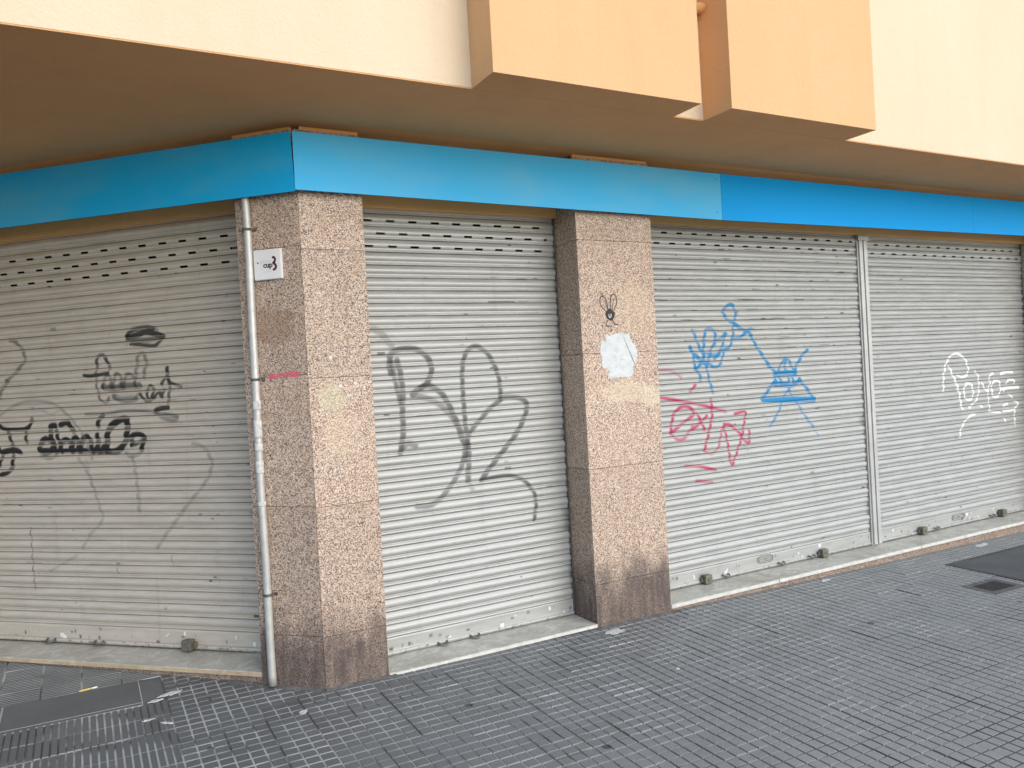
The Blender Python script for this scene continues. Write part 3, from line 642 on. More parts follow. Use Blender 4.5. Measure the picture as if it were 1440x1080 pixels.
def rail_badge(fr, u, z, w, h, parent):
    """pressed oval plate with two little windows"""
    m = MB(); pts = []
    for t in np.linspace(0, 2 * math.pi, 33):
        x = math.copysign(abs(math.cos(t)) ** 0.55, math.cos(t)) * w / 2; y = math.copysign(abs(math.sin(t)) ** 0.7, math.sin(t)) * h / 2
        pts.append(fr(u + x, DR - 0.0078, z + y))
    m.tube(pts, 0.0022, 6)
    for s in (-1, 1):
        x0 = u + s * w * 0.22
        q = [fr(x0 + a * w * 0.17, DR - 0.0078, z + b * h * 0.27) for a, b in ((-1, -1), (1, -1), (1, 1), (-1, 1), (-1, -1))]
        m.tube(q, 0.0018, 6)
        m.tube([fr(x0 - w * 0.15, DR - 0.0078, z), fr(x0 + w * 0.15, DR - 0.0078, z)], 0.0016, 6)
    return m.build('badge', M_STEEL, parent)
rail_badge(wr, 3.56, 0.105, 0.17, 0.055, S3)
rail_badge(wr, 6.05, 0.105, 0.19, 0.055, S4)

# steel post between the two wide shutters
m = MB()
m.box(wr, 4.812, 4.940, DR - 0.020, DR + 0.03, 0.0235, 2.684, 0, 0.003)
m.box(wr, 4.826, 4.868, DR - 0.034, DR - 0.0205, 0.03, 2.64, 0, 0.004)
m.box(wr, 4.884, 4.926, DR - 0.034, DR - 0.0205, 0.03, 2.64, 0, 0.004)
m.box(wr, 4.808, 4.944, DR - 0.040, DR - 0.0345, 2.64, 2.684, 0, 0.002)
m.build('shutter_post', M_POST, building)

# guide channels at the edges of the openings
def guide(fr, ua, ub):
    m = MB(); m.box(fr, ua, ub, DR - 0.012, DR + 0.04, 0.025, 2.69, 0, 0.002); m.build('guide_rail', M_STEEL, building)
guide(wr, 1.7725, 1.7785); guide(wr, 2.3915, 2.3955); guide(wr, 7.281, 7.289); guide(wl, 0.3945, 0.3985)

# ------------------------------------------------------------------ lintels, walls behind
m = MB(); m.box(wr, 0.361, 1.779, DR - 0.045, DR + 0.12, 2.688, ZS - 0.001); m.build('lintel', M_OCHRE, building)
m = MB(); m.box(wr, 2.391, 7.289, DR - 0.045, DR + 0.12, 2.688, ZS - 0.001); m.build('lintel', M_OCHRE, building)
m = MB(); m.box(wl, 0.394, 2.929, DR - 0.045, DR + 0.12, 2.696, ZS - 0.001); m.build('lintel', M_OCHRE, building)
m = MB()
m.box(wr, 0.9, 12.0, DR + 0.33, DR + 0.40, -0.2, ZS - 0.01)
m.box(wl, 0.9, 6.0, DR + 0.33, DR + 0.40, -0.2, ZS - 0.01)
m.build('shop_interior', M_DARK, building)

# ------------------------------------------------------------------ granite pillars
GAP = 0.0022
def slab_face(m, fr, u0, u1, d0, d1, joints, z0, z1):
    zz = [z0] + [j for j in joints if z0 < j < z1] + [z1]
    for a, b in zip(zz[:-1], zz[1:]):
        m.tint = random.uniform(-0.11, 0.07)
        m.box(fr, u0, u1, d0, d1, a + (GAP / 2 if a != z0 else 0), b - (GAP / 2 if b != z1 else 0), 0, 0.0016)
JR = [0.285, 0.990, 1.690, 2.39]; JL = [0.292, 1.000, 1.712, 2.41]

# corner pillar: two slabbed faces meeting at an obtuse arris
m = MB(); z0 = -0.06; zcap = 3.034
core = [(0.002, 0.03), (0.357, 0.03), (0.357, 0.62), wl(0.391, 0.62, 0)[:2], wl(0.391, 0.03, 0)[:2]]
m.prism([(*p, z0) for p in core], [(*p, ZS - 0.002) for p in core], 1)
t = 0.024; k = t * math.tan(math.radians(22.5))
def mitre(fr, joints, ue):
    zz = [z0] + joints + [zcap]
    for a, b in zip(zz[:-1], zz[1:]):
        lo, hi = a + (GAP / 2 if a != z0 else 0), b - (GAP / 2 if b != zcap else 0)
        m.tint = random.uniform(-0.11, 0.07)
        q = [(0.0008, 0.0), (ue, 0.0), (ue, t), (0.0008 + k, t)]
        fs = m.prism([fr(u, d, lo) for u, d in q], [fr(u, d, hi) for u, d in q], 0)
        es = list({e for f in fs for e in f.edges})
        r = bmesh.ops.bevel(m.bm, geom=es, offset=0.0014, segments=2, affect='EDGES')
mitre(wr, JR, 0.359); mitre(wl, JL, 0.393)
slab_face(m, wr, 0.3571, 0.3589, t + 0.002, 0.40, JR, z0, zcap)
# ochre collar under the soffit
m.box(wr, 0.03, 0.357, 0.006, 0.0295, zcap + 0.002, ZS - 0.002, 2); m.box(wl, 0.03, 0.391, 0.006, 0.0295, zcap + 0.002, ZS - 0.002, 2)
P1 = m.build('pillar', [M_GRAN, M_MORTAR, M_OCHRE], building)
P1['label'] = 'obtuse corner pillar of speckled pink granite beside the metal pipe'

def square_pillar(u0, u1, fr, joints, label):
    m = MB()
    m.box(fr, u0 + 0.021, u1 - 0.021, 0.026, 0.60, z0 - 0.06, ZS - 0.002, 1)
    slab_face(m, fr, u0, u1, 0.0, 0.024, joints, z0 - 0.06, zcap)                      # front slabs
    slab_face(m, fr, u0 + 0.0015, u0 + 0.020, 0.0265, 0.55, joints, z0 - 0.06, zcap)   # side slabs
    slab_face(m, fr, u1 - 0.020, u1 - 0.0015, 0.0265, 0.55, joints, z0 - 0.06, zcap)
    m.box(fr, u0 + 0.005, u1 - 0.005, 0.006, 0.0255, zcap + 0.002, ZS - 0.002, 2)
    o = m.build('pillar', [M_GRAN, M_MORTAR, M_OCHRE], building); o['label'] = label
    return o
P2 = square_pillar(1.780, 2.390, wr, [0.26, 1.01, 1.76, 2.5], 'wide granite pillar with a doodle and torn white paper')
P3 = square_pillar(7.290, 7.90, wr, [0.26, 1.01, 1.76, 2.5], 'granite pillar at the far right end of the shutters')
P4 = square_pillar(2.93, 3.55, wl, JL, 'granite pillar past the left shutter')

# doodle of a one-eyed bug, drawn in marker on the pillar
def ribbon(m, pts, w, d, fr=wr, mi=0):
    L = smooth_line(pts, 0.006)
    for i in range(len(L) - 1):
        a, b = L[i], L[i + 1]; e = b - a; n = np.array([-e[1], e[0]]) / (np.linalg.norm(e) + 1e-9) * w / 2; ex = e / (np.linalg.norm(e) + 1e-9) * w * 0.3
        q = [a + n - ex, b + n + ex, b - n + ex, a - n - ex]; dd = d - 0.00002 * (i % 3)
        m.poly([fr(p[0], dd, p[1]) for p in q], mi)
m = MB()
ribbon(m, [(1.985, 2.030), (1.946, 2.067), (1.937, 2.104), (1.946, 2.130), (1.968, 2.130), (1.986, 2.111), (1.993, 2.067), (1.996, 2.045)], 0.0068, -0.0006)
ribbon(m, [(2.016, 2.045), (2.020, 2.104), (2.030, 2.137), (2.051, 2.148), (2.069, 2.126), (2.069, 2.089), (2.044, 2.040)], 0.0068, -0.0007)
ribbon(m, [(1.975, 2.11), (1.985, 2.07), (2.0, 2.04)], 0.0045, -0.0008); ribbon(m, [(2.05, 2.12), (2.038, 2.08), (2.03, 2.04)], 0.0045, -0.0008)
ribbon(m, [(1.948, 2.155), (1.964, 2.134)], 0.006, -0.0006); ribbon(m, [(2.089, 2.182), (2.080, 2.156)], 0.006, -0.0006)
ribbon(m, [(1.989, 1.978), (1.973, 1.938)], 0.0068, -0.0006); ribbon(m, [(1.973, 1.938), (2.014, 1.937)], 0.0068, -0.0008)
ribbon(m, [(2.030, 1.977), (2.046, 1.946)], 0.0068, -0.0006); ribbon(m, [(2.046, 1.946), (2.074, 1.947)], 0.0068, -0.0008)
body = [(2.012 + (0.037 + 0.003 * math.sin(5 * a)) * math.cos(a), -0.0012, 2.013 + (0.038 + 0.003 * math.sin(4 * a + 1)) * math.sin(a)) for a in np.linspace(0, 2 * math.pi, 28, endpoint=False)]
m.poly(body, 1)
ribbon(m, [(2.002, 2.014), (2.003, 1.998), (2.013, 1.995), (2.019, 2.004), (2.018, 2.016)], 0.006, -0.0018, wr, 2)
m.build('doodle', [M_PENCIL, M_INK, M_LITTER], P2)
m = MB()
for i in range(5):
    z = 1.703 + 0.0055 * i
    ribbon(m, [(0.252 - 0.006 * i, z), (0.15, z + 0.002 + 0.004 * (i % 2)), (0.045 + 0.01 * (i % 3), z + 0.004)], 0.0062, -0.0006 - 0.0001 * i, wl)
m.build('chalk_mark', M_PINK, P1)

for u, z, s in ((0.128, 1.800, 0.011), (0.245, 1.800, 0.010), (0.176, 1.640, 0.013), (0.262, 1.652, 0.012), (0.220, 1.585, 0.012), (0.140, 1.60, 0.008), (0.245, 1.41, 0.009)):
    m = MB(); P = [(u + s * random.uniform(0.5, 1.1) * math.cos(a), z + s * random.uniform(0.5, 1.1) * math.sin(a)) for a in np.linspace(0, 6.283, 8)[:-1]]
    m.prism([(x, -0.0012, y) for x, y in P], [(x, -0.0004, y) for x, y in P]); m.build('paper_bit', M_PAPER, P1)

# ------------------------------------------------------------------ thresholds
def threshold(fr, u0, u1, zt, thick, zg, label, breaks):
    m = MB()
    us = [u0] + breaks + [u1]
    for a, b in zip(us[:-1], us[1:]):
        m.box(fr, a + (0.001 if a != u0 else 0), b - (0.001 if b != u1 else 0), -0.004, DR + 0.12, zt - thick, zt, 0, 0.004)
        m.box(fr, a + 0.004, b - 0.004, -0.0066, -0.0043, zt - thick + 0.004, zt - 0.004, 2)
    m.box(fr, u0, u1, 0.015, DR + 0.10, zg, zt - thick - 0.001, 1)
    o = m.build('threshold', [M_MARBLE, M_PLINTH, M_EDGE if fr is wl else M_EDGEW], building); o['label'] = label
threshold(wl, 0.394, 2.929, 0.080, 0.028, -0.05, 'marble sill under the left shutter', [1.62])
threshold(wr, 0.360, 1.779, 0.010, 0.024, -0.10, 'marble sill between the granite pillars', [])
threshold(wr, 2.391, 7.289, 0.022, 0.030, -0.20, 'long marble sill on a granite plinth', [3.42, 5.1])

# ------------------------------------------------------------------ overhang
YW, YB = -0.805, -1.035
def footprint(off):
    p0 = Vector((-2.7, YW + off)); 
    return p0
m = MB()
m.box(wr, -2.70, 12.0, YW, YW + 0.16, ZS + 0.007, 7.5)
a, b = Vector((-2.70, YW)), Vector((-2.70 - 5 * C45, YW + 5 * C45)); nrm = Vector((C45, C45)) * 0.16
q = [(a.x, a.y), (a.x + 0.16, a.y + 0.001), (b.x + nrm.x, b.y + nrm.y), (b.x, b.y)]
m.prism([(x, y, ZS + 0.007) for x, y in q], [(x, y, 7.49) for x, y in q])
m.build('upper_wall', M_CREAM, building)
for u0, u1 in ((0.677, 1.945), (2.165, 3.378)):
    m = MB(); m.box(wr, u0, u1, YB, YW - 0.0006, ZS, 7.4, 0, 0.002)
    m.bm.normal_update()
    bmesh.ops.recalc_face_normals(m.bm, faces=m.bm.faces)
    for f in m.bm.faces:
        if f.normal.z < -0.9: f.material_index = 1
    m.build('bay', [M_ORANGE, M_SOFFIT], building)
m = MB()
q = [(-2.695, YW + 0.0004), (11.9, YW + 0.0004), (11.9, 5.5), (-6.2, 5.5), (-6.2, 2.66)]
m.prism([(x, y, ZS) for x, y in q], [(x, y, ZS + 0.006) for x, y in q])
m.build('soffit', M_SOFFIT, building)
m = MB(); q = [(-2.5, YW + 0.1), (11.9, YW + 0.1), (11.9, 5.5), (-6.0, 5.5), (-6.0, 2.9)]
m.prism([(x, y, 7.3) for x, y in q], [(x, y, 7.45) for x, y in q]); m.build('roof', M_CREAM, building)

# drain spout out of the side of the second bay
m = MB(); cy, cz = -0.845, 3.690; R1, R2 = 0.030, 0.021
rings = []
for x, r in ((2.164, R1), (2.080, R1), (2.078, R2), (2.145, R2)):
    rings.append([m.bm.verts.new((x, cy + r * math.cos(6.28318 * k / 18), cz + r * math.sin(6.28318 * k / 18) - (2.164 - x) * 0.12)) for k in range(18)])
for i in range(3):
    for k in range(18):
        f = m.bm.faces.new((rings[i][k], rings[i][(k + 1) % 18], rings[i + 1][(k + 1) % 18], rings[i + 1][k])); f.smooth = i != 1; f.material_index = 1 if i == 2 else 0
f = m.bm.faces.new(rings[3]); f.material_index = 1
m.build('drain_spout', [M_SOFFIT, M_DARK], building)

# ------------------------------------------------------------------ blue fascia
fascia = empty('shop_fascia', (0, 0, 2.69), 'blank blue metal fascia wrapping the corner above the roller shutters', 'fascia')
F0 = -0.066
def panel(fr, u0, u1, zb0, zb1, zt0, zt1, mat, label, lean=0.0):
    m = MB(); th = 0.003; r = 0.012
    def quad(d0, d1, ztb, mi):
        pass
    A = [(u0 + lean, zt0), (u0, zb0), (u1, zb1), (u1, zt1)]
    m.prism([fr(u, F0, z) for u, z in A], [fr(u, F0 + th, z) for u, z in A], 0)
    for (ua, za), (ub, zb_) in (((u0, zb0), (u1, zb1)), ((u0 + lean, zt0), (u1, zt1))):   # folded lips
        s = 1 if za < 2.85 else -1
        m.prism([fr(ua, F0 + th, za + s * 0.0003), fr(ub, F0 + th, zb_ + s * 0.0003), fr(ub, F0 + r, zb_ + s * 0.0003), fr(ua, F0 + r, za + s * 0.0003)],
                [fr(ua, F0 + th, za + s * 0.003), fr(ub, F0 + th, zb_ + s * 0.003), fr(ub, F0 + r, zb_ + s * 0.003), fr(ua, F0 + r, za + s * 0.003)], 1)
    o = m.build('panel', [mat, M_SEAM], fascia); o['label'] = label
    return o
e = -F0 * 0.4142
def rivets(p, fr, us, zs, mat):
    for u in us:
        for z in zs:
            m = MB(); m.tube([fr(u, F0 - 0.0002, z), fr(u, F0 - 0.003, z)], 0.0045, 8); m.build('rivet', mat, p)
pl = panel(wl, e * -1 + 0.001, 3.05, 2.684, 2.712, 3.002, 3.03, M_BLUE_A, 'dull scratched blue panel left of the corner', 0.012)
pb = panel(wr, -e + 0.001, 2.984, 2.692, 2.669, 3.001, 2.996, M_BLUE_B, 'faded sky blue panel right of the corner')
pc = panel(wr, 2.9865, 5.969, 2.669, 2.690, 2.996, 3.008, M_BLUE_C, 'strong blue panel over the wide shutters')
pd = panel(wr, 5.9715, 8.95, 2.690, 2.712, 3.008, 3.022, M_BLUE_C, 'strong blue panel at the far right')
rivets(pc, wr, [3.02, 5.94], [2.74, 2.85, 2.96], M_BLUE_B); rivets(pb, wr, [2.94], [2.72, 2.955], M_STEEL)
# brackets that hold the fascia off the pillars
for fr, u in ((wr, 0.2), (wr, 2.08), (wr, 4.87), (wr, 7.5), (wl, 0.18)):
    m = MB(); m.box(fr, u - 0.02, u + 0.02, F0 + 0.0035, 0.20 if u == 4.87 else -0.0005, 2.86, 2.88); m.build('bracket', M_STEEL, fascia)

# ------------------------------------------------------------------ pipe on the pillar
pipe = empty('conduit_pipe', wl(0.308, -0.03, 0.03), 'thin galvanised pipe running down the left face of the corner pillar', 'pipe')
m = MB(); pts = []
for i in range(60):
    z = 0.022 + i / 59 * 2.97
    pts.append(wl(0.309 + 0.003 * math.sin(z * 2.1) + 0.0015 * math.sin(z * 7), -0.027 + 0.002 * math.sin(z * 3.3), z))
m.tube(pts, 0.0215, 20)
m.build('tube', M_GALV, pipe)
for zc, h in ((1.43, 0.05), (1.22, 0.035), (1.56, 0.025), (1.33, 0.02), (1.02, 0.012)):
    P = [wl(0.309 + 0.003 * math.sin(z * 2.1) + 0.0015 * math.sin(z * 7), -0.027 + 0.002 * math.sin(z * 3.3), z) for z in np.linspace(zc - h, zc + h, 6)]
    m = MB(); m.tube(P, [0.0226, 0.0231, 0.0229, 0.0234, 0.0230, 0.0225], 14); m.build('tape', M_LITTER, pipe)
for zc in (0.52, 1.70, 2.52):
    m = MB()
    for s in (-1, 1): m.box(wl, 0.309 + s * 0.034 - 0.011, 0.309 + s * 0.034 + 0.011, -0.0045, -0.0008, zc - 0.009, zc + 0.009, 0, 0.001)
    ring = [wl(0.309 + 0.0245 * math.cos(t), -0.022 - 0.028 * math.sin(t), zc) for t in np.linspace(0, math.pi, 13)]
    for s in (-0.005, 0, 0.005): m.tube([(p[0], p[1], p[2] + s) for p in ring], 0.003, 6)
    m.build('clamp', M_STEEL, pipe)

# ------------------------------------------------------------------ white sign
sign = empty('wall_sign', wl(0.196, 0, 2.24), 'small white square sign reading cup on the corner pillar next to the pipe', 'sign')
m = MB()
q0 = [(0.111, 2.240), (0.281, 2.240), (0.281, 2.404), (0.111, 2.402)]
fs = m.prism([wl(u, -0.022, z) for u, z in q0], [wl(u, -0.0008, z) for u, z in q0])
bmesh.ops.bevel(m.bm, geom=list({e_ for f in fs for e_ in f.edges}), offset=0.003, segments=2, affect='EDGES')
m.build('plate', M_WHITE, sign)
def lettering(text, size, u, z, mat, name, spacing=1.0, bold=0.0):
    cu = bpy.data.curves.new(name, 'FONT'); cu.body = text; cu.size = size; cu.extrude = 0.0004; cu.space_character = spacing; cu.offset = bold
    ob = bpy.data.objects.new(name, cu); COL.objects.link(ob)
    dg = bpy.context.evaluated_depsgraph_get(); dg.update()
    me = bpy.data.meshes.new_from_object(ob.evaluated_get(dg)); bpy.data.objects.remove(ob)
    for v in me.vertices:
        p = wl(u - v.co.x, -0.0226 - v.co.z - 0.0003, z + v.co.y); v.co = p
    me.materials.clear()
    return link(name, me, mat, sign)
lettering('cup', 0.042, 0.221, 2.304, M_INK, 'lettering', 0.95, 0.0010)
m = MB()
ribbon(m, [(0.160, 2.357), (0.150, 2.354), (0.146, 2.342), (0.152, 2.330), (0.158, 2.326), (0.150, 2.320), (0.142, 2.308), (0.146, 2.296), (0.158, 2.289)], 0.013, -0.0228, wl)
m.build('emblem', M_PLUM, sign)
m = MB()
m.poly([wl(0.254 + 0.0045 * math.cos(a), -0.0227, 2.333 + 0.0045 * math.sin(a)) for a in np.linspace(0, 6.283, 13)[:-1]], 0); m.build('dot', M_INK, sign)
m = MB()
ribbon(m, [(0.222, 2.281), (0.178, 2.281)], 0.002, -0.0228, wl); m.build('underline', M_GREYINK, sign)
m = MB()
for i, u in enumerate(np.linspace(0.243, 0.172, 12)):
    ribbon(m, [(u, 2.329), (u - 0.001, 2.345 - 0.003 * (i % 2))], 0.0016, -0.0228, wl)
m.build('fine_print', M_GREYINK, sign)

# ------------------------------------------------------------------ torn paper on the second pillar
poster = empty('torn_poster', (2.07, 0, 1.74), 'torn white remains of a poster on the wide granite pillar', 'poster')
out = [(1.965, 1.879), (1.983, 1.886), (2.005, 1.875), (2.033, 1.885), (2.070, 1.892), (2.097, 1.891), (2.134, 1.883), (2.162, 1.886), (2.168, 1.841),
       (2.190, 1.818), (2.203, 1.802), (2.219, 1.772), (2.218, 1.719), (2.199, 1.682), (2.175, 1.668), (2.175, 1.608), (2.142, 1.594), (2.087, 1.601),
       (2.032, 1.592), (1.973, 1.595), (1.973, 1.662), (1.937, 1.657), (1.925, 1.678), (1.923, 1.789), (1.936, 1.847), (1.962, 1.831)]
rag = []
for i, p in enumerate(out):
    q = out[(i + 1) % len(out)]
    for k in range(5):
        f = k / 5; rag.append((p[0] * (1 - f) + q[0] * f + random.gauss(0, 0.0042), p[1] * (1 - f) + q[1] * f + random.gauss(0, 0.0042)))
m = MB(); m.prism([wr(u, -0.0016, z) for u, z in rag], [wr(u, -0.0004, z) for u, z in rag])
m.build('sheet', M_PAPER, poster)

# ------------------------------------------------------------------ pavement
def pave():
    verts = []; faces = []; tone = []; groove = []; joint = []; side_shade = []
    rng = np.random.default_rng(21)
    T = 0.2; GR = 0.0052; H = 0.0055
    def cell(x0, y0, x1, y1, tn, edges, dz, tx, ty):
        """raised block with chamfered sides; edges = which sides are tile joints"""
        ins = GR; b = len(verts); xc, yc = (x0 + x1) / 2, (y0 + y1) / 2
        lip = 0.0016
        ring = [(x0, y0), (x1, y0), (x1, y1), (x0, y1)]
        for lev in range(3):
            a = (0.0, ins * 0.72, ins)[lev]
            for k, (x, y) in enumerate(ring):
                xx = x + (a if k in (0, 3) else -a); yy = y + (a if k in (0, 1) else -a)
                h = (-H, -H * 0.8, 0.0)[lev] + (dz + tx * (xx - xc) + ty * (yy - yc) if lev else 0)
                verts.append((xx, yy, ground_z(xx, yy) + h))
                groove.append((1.0, 0.9, 0.0)[lev]); joint.append(0.0 if lev == 2 else 1.0 if edges and lev < 2 else 0.0)
                tone.append(tn)
        faces.append((b + 8, b + 9, b + 10, b + 11)); side_shade.append(0.0)
        for lev in (0, 4):
            for k in range(4):
                faces.append((b + lev + k, b + lev + (k + 1) % 4, b + lev + 4 + (k + 1) % 4, b + lev + 4 + k)); side_shade.append(float(k % 2))  # sides facing along x take the painted groove shade
    def jset(b, ks, val):
        pass
    x = -3.76
    while x < 9.2:
        left = x < -0.20
        yoff = 0.157 if left else 0.08
        y = yoff - 5.0
        while y < 4.0:
            xc, yc = x + T / 2, y + T / 2
            # leave out what lies well inside the building or far from the street corner
            inside = (yc > 0.30 and xc > 0.2) or (C45 * (xc + yc) > 0.35 and yc > 0.2)
            if inside or yc < -4.2 - 0 * xc: y += T; continue
            base = float(np.clip(rng.normal(0.42, 0.10), 0, 1)); dz = rng.normal() * 0.0011; tx, ty = rng.normal(size=2) * 0.006
            kind = 'pad'
            if x < -0.95:
                if yc < 0.357: kind = 'bar'
                elif yc < 0.757: kind = 'slab'
                else: kind = 'rib'
            elif x < -0.75 and 0.357 < yc < 0.757: kind = 'slab' if x < -0.94 else 'pad'
            if kind == 'slab': y += T; continue
            nx, ny = {'pad': (3, 3), 'bar': (6, 1), 'rib': (1, 7)}[kind]
            for i in range(nx):
                for j in range(ny):
                    b = len(verts)
                    cell(x + T * i / nx, y + T * j / ny, x + T * (i + 1) / nx, y + T * (j + 1) / ny, float(np.clip(base + rng.normal() * 0.07, 0, 1)), False, dz, tx, ty)
                    jl, jb, jr, jt_ = i == 0, j == 0, i == nx - 1, j == ny - 1
                    for lev in (0, 4):
                        for k, on in ((0, jl or jb), (1, jr or jb), (2, jr or jt_), (3, jl or jt_)):
                            if on and not ((jl or jr) and (jb or jt_) and False): joint[b + lev + k] = 0.85
            y += T
        x += T
    # smooth slabs in the left strip
    for k, (xa, xb) in enumerate(((-3.76, -3.0), (-3.0, -2.30), (-2.30, -1.53), (-1.53, -0.875))):
        b0 = 0.395
        cell(xa, b0, xb, 0.757, 0.28 + 0.1 * (k % 2), False, 0.0, 0, 0)
        cell(xa, 0.357, xb, b0, 0.35, False, 0.0, 0, 0)
    # ground sheet under the tiles that carries on down the street
    b = len(verts)
    n = 24
    for i in range(n + 1):
        for j in range(n + 1):
            X = -45 + 90 * i / n; Y = -45 + 90 * j / n
            verts.append((X, Y, ground_z(X, Y) - H - 0.0035)); tone.append(0.8); groove.append(0.0); joint.append(0.0)
    for i in range(n):
        for j in range(n):
            faces.append((b + i * (n + 1) + j, b + (i + 1) * (n + 1) + j, b + (i + 1) * (n + 1) + j + 1, b + i * (n + 1) + j + 1)); side_shade.append(0.0)
    me = bpy.data.meshes.new('pavement')
    me.from_pydata(verts, [], faces); me.update()
    for nm, dat in (('tone', tone), ('groove', groove), ('joint', joint)):
        at = me.attributes.new(nm, 'FLOAT', 'POINT'); at.data.foreach_set('value', np.array(dat, np.float32))
    at = me.attributes.new('side_shade', 'FLOAT', 'FACE'); at.data.foreach_set('value', np.array(side_shade, np.float32))
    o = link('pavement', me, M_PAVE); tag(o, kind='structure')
    o['label'] = 'dark grey cement tile pavement with nine small squares to a tile'; o['category'] = 'pavement'
pave()

# cement fillet where the tiles meet the pillars
def fillet(fr, name, u0, u1, zf):
    m = MB(); n = int((u1 - u0) / 0.012); A = []; B = []; Cc = []
    for i in range(n + 1):
        u = u0 + (u1 - u0) * i / n
        w = 0.030 + 0.012 * math.sin(u * 37) + random.uniform(-0.006, 0.006)
        p = fr(u, -w, 0); B.append((p[0], p[1], ground_z(p[0], p[1]) - 0.003))
        p = fr(u, -w * 0.45, 0); Cc.append((p[0], p[1], ground_z(p[0], p[1]) + 0.003 + random.uniform(0, 0.0025)))
        p = fr(u, 0.003, 0); A.append((p[0], p[1], ground_z(p[0], p[1]) + 0.007 + random.uniform(0, 0.004)))
    for i in range(n):
        m.poly([B[i], B[i + 1], Cc[i + 1], Cc[i]]); m.poly([Cc[i], Cc[i + 1], A[i + 1], A[i]])
    o = m.build(name, M_MORTAR); tag(o, kind='structure')
    return o
fillet(wr, 'pavement_edge', 0.0, 0.40, 0); fillet(wl, 'pavement_edge', 0.0, 0.62, 0); fillet(wr, 'pavement_edge', 1.80, 2.42, 0)

# utility cover and grate in the pavement on the right
def gbox(m, pts, h0, h1, mi=0, bev=0.0):
    fs = m.prism([(x, y, ground_z(x, y) + h0) for x, y in pts], [(x, y, ground_z(x, y) + h1) for x, y in pts], mi)
    if bev: bmesh.ops.bevel(m.bm, geom=list({e_ for f in fs for e_ in f.edges}), offset=bev, segments=2, affect='EDGES')
cov = empty('utility_cover', (5.4, -0.62, ground_z(5.4, -0.62)), 'large smooth dark rectangular cover set in the pavement on the right', 'cover')
m = MB(); gbox(m, [(4.97, -0.925), (6.35, -0.905), (6.35, -0.315), (4.97, -0.335)], -0.004, 0.0035, 0, 0.0015); m.build('lid', M_COVER, cov)
m = MB()
for q in ([(4.945, -0.950), (6.37, -0.930), (6.37, -0.912), (4.945, -0.932)], [(4.945, -0.327), (6.37, -0.307), (6.37, -0.289), (4.945, -0.309)],
          [(4.945, -0.9315), (4.963, -0.9313), (4.963, -0.3275), (4.945, -0.3277)]):
    gbox(m, q, -0.004, 0.0045)
m.build('frame', M_IRON, cov)
gr = empty('drain_grate', (4.66, -0.86, ground_z(4.66, -0.86)), 'small dark iron drain grate in the pavement beside the smooth cover', 'grate')
x0, x1, y0, y1 = 4.525, 4.800, -0.945, -0.785
m = MB()
gbox(m, [(x0 - 0.055, y0 - 0.05), (x1 + 0.05, y0 - 0.05), (x1 + 0.05, y0), (x0 - 0.055, y0)], -0.004, 0.002)
gbox(m, [(x0 - 0.055, y1), (x1 + 0.05, y1), (x1 + 0.05, y1 + 0.04), (x0 - 0.055, y1 + 0.04)], -0.004, 0.002)
gbox(m, [(x0 - 0.055, y0 + 0.0005), (x0, y0 + 0.0005), (x0, y1 - 0.0005), (x0 - 0.055, y1 - 0.0005)], -0.004, 0.0021)
gbox(m, [(x1, y0 + 0.0005), (x1 + 0.05, y0 + 0.0005), (x1 + 0.05, y1 - 0.0005), (x1, y1 - 0.0005)], -0.004, 0.0021)
m.build('surround', M_MORTAR, gr)
m = MB()
gbox(m, [(x0 + 0.001, y0 + 0.001), (x1 - 0.001, y0 + 0.001), (x1 - 0.001, y1 - 0.001), (x0 + 0.001, y1 - 0.001)], -0.004, 0.0005)
for i in range(9):
    xa = x0 + 0.010 + i * 0.029
    gbox(m, [(xa, y0 + 0.006), (xa + 0.017, y0 + 0.006), (xa + 0.017, y1 - 0.006), (xa, y1 - 0.006)], 0.0007, 0.0048, 0, 0.0012)
m.build('bars', M_IRON, gr)

# ------------------------------------------------------------------ litter
def scrap(x, y, rx, ry, rot, label, lift=0.0035, mat=None, name='paper_scrap', cat='scrap', group='white scraps littering the pavement'):
    m = MB(); n = 18; P = []
    for k in range(n):
        a = 6.28318 * k / n; r = 1 + random.gauss(0, 0.18)
        px, py = rx * r * math.cos(a), ry * r * math.sin(a)
        X = x + px * math.cos(rot) - py * math.sin(rot); Y = y + px * math.sin(rot) + py * math.cos(rot)
        P.append((X, Y, ground_z(X, Y)))
    m.prism([(a, b, c + 0.0004) for a, b, c in P], [(a, b, c + lift * 0.5 + random.uniform(0, lift)) for a, b, c in P])
    o = m.build(name, mat or M_LITTER); tag(o, label, cat, group)
    return o
scrap(-0.735, 0.432, 0.058, 0.022, 0.3, 'larger flattened white scrap on the tiles left of the pipe')
scrap(-0.812, 0.372, 0.034, 0.015, 0.2, 'small crumpled white scrap just left of the larger flattened one')
scrap(-0.868, 0.128, 0.024, 0.009, 0.1, 'tiny white scrap lowest and nearest the barred tiles')
scrap(-0.790, 0.040, 0.030, 0.010, -0.7, 'curled white scrap at the lower right of the tiny one')
scrap(-0.176, -0.215, 0.024, 0.018, 0.6, 'lone white scrap on the tiles in front of the corner pillar')
scrap(1.83, -0.115, 0.075, 0.040, 0.1, 'flat greyish paper sheet at the foot of the wide granite pillar', 0.002, M_MORTAR if False else M_LITTER)
scrap(3.84, -0.072, 0.055, 0.022, 0.2, 'pale scrap beside the long sill in front of the wide shutter')
scrap(5.83, -0.085, 0.10, 0.022, 0.1, 'pale flattened scrap between the long sill and the smooth cover')
scrap(1.75, -0.82, 0.012, 0.008, 0.0, 'tiny bright white scrap alone in the middle of the tiles')
m = MB(); x, y = -1.133, 0.752; z = ground_z(x, y) + 0.0055
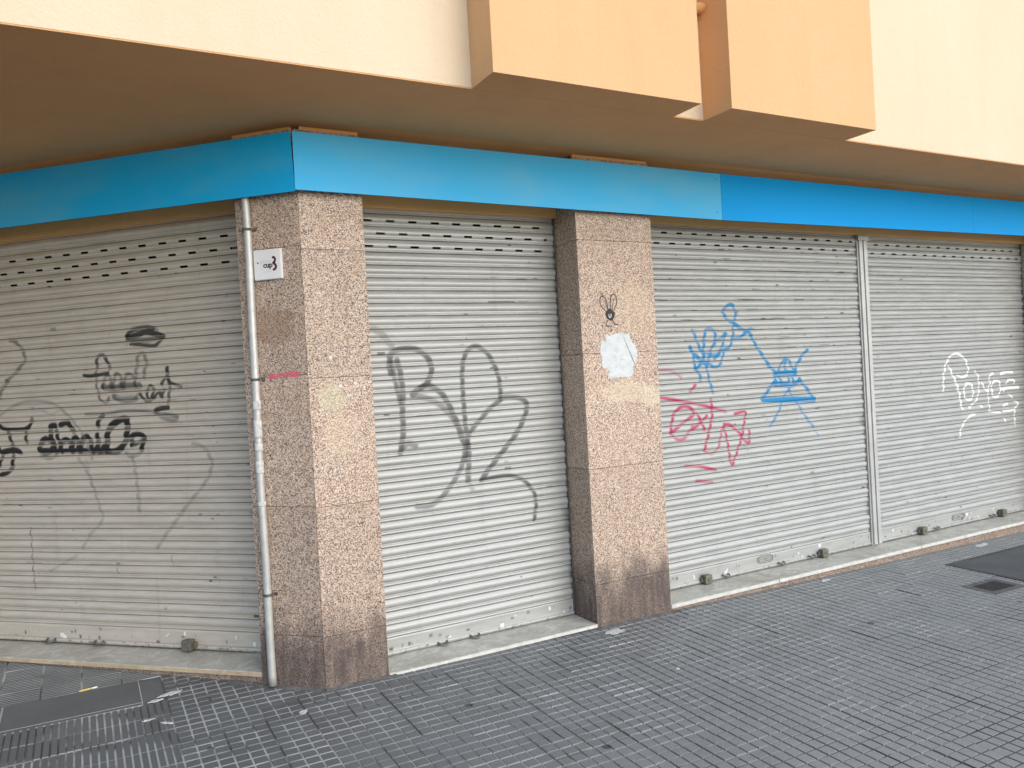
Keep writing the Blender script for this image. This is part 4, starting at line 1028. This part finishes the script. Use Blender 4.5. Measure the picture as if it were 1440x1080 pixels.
m.tube([(x - 0.040, y - 0.004, z), (x + 0.022, y + 0.006, z)], 0.0048, 10, 0); m.tube([(x + 0.0222, y + 0.006, z), (x + 0.05, y + 0.010, z)], 0.0046, 10, 1)
o = m.build('cigarette_butt', [M_YEL, M_WHITE]); tag(o, 'yellow and white cigarette butt on the smooth strip of pavement', 'cigarette butt')

# ------------------------------------------------------------------ sky, sun, camera
SUN_EL, SUN_PHI = math.radians(30), math.radians(15)
dirv = Vector((math.sin(SUN_PHI) * math.cos(SUN_EL), -math.cos(SUN_PHI) * math.cos(SUN_EL), math.sin(SUN_EL)))
w = bpy.data.worlds.new('World'); scene.world = w; w.use_nodes = True
nt = w.node_tree; bg = nt.nodes['Background']
sky = nt.nodes.new('ShaderNodeTexSky'); sky.sky_type = 'NISHITA'; sky.sun_disc = False
sky.sun_elevation = SUN_EL; sky.sun_rotation = math.atan2(dirv.x, dirv.y)
sky.air_density = 1.0; sky.dust_density = 1.0; sky.ozone_density = 1.0
nt.links.new(sky.outputs[0], bg.inputs[0]); bg.inputs[1].default_value = 0.15
sl = bpy.data.lights.new('sun', 'SUN'); sl.energy = 1.3; sl.angle = math.radians(78); sl.color = (1.0, 0.98, 0.96)
so = bpy.data.objects.new('sun', sl); so.rotation_euler = (-dirv).to_track_quat('-Z', 'Y').to_euler(); so.location = (2, -6, 8); COL.objects.link(so)

cam = bpy.data.cameras.new('camera'); co = bpy.data.objects.new('camera', cam); COL.objects.link(co)
cam.sensor_width = 36; cam.lens = 1117 / 1440 * 36; cam.clip_end = 500; cam.clip_start = 0.05
R3 = ((0.87679005, -0.47765441, -0.05554699), (-0.05273119, 0.01931343, -0.99842196), (0.47797346, 0.8783355, -0.00825347))
X, Dn, Fw = (Vector(r) for r in R3)
co.matrix_world = Matrix(((X.x, -Dn.x, -Fw.x, -1.0840), (X.y, -Dn.y, -Fw.y, -4.2851), (X.z, -Dn.z, -Fw.z, 1.635), (0, 0, 0, 1)))
scene.camera = co
scene.render.engine = 'CYCLES'
vs = scene.view_settings; vs.view_transform = 'Standard'; vs.look = 'None'; vs.gamma = 1; vs.use_curve_mapping = False
vs.exposure = 0.62
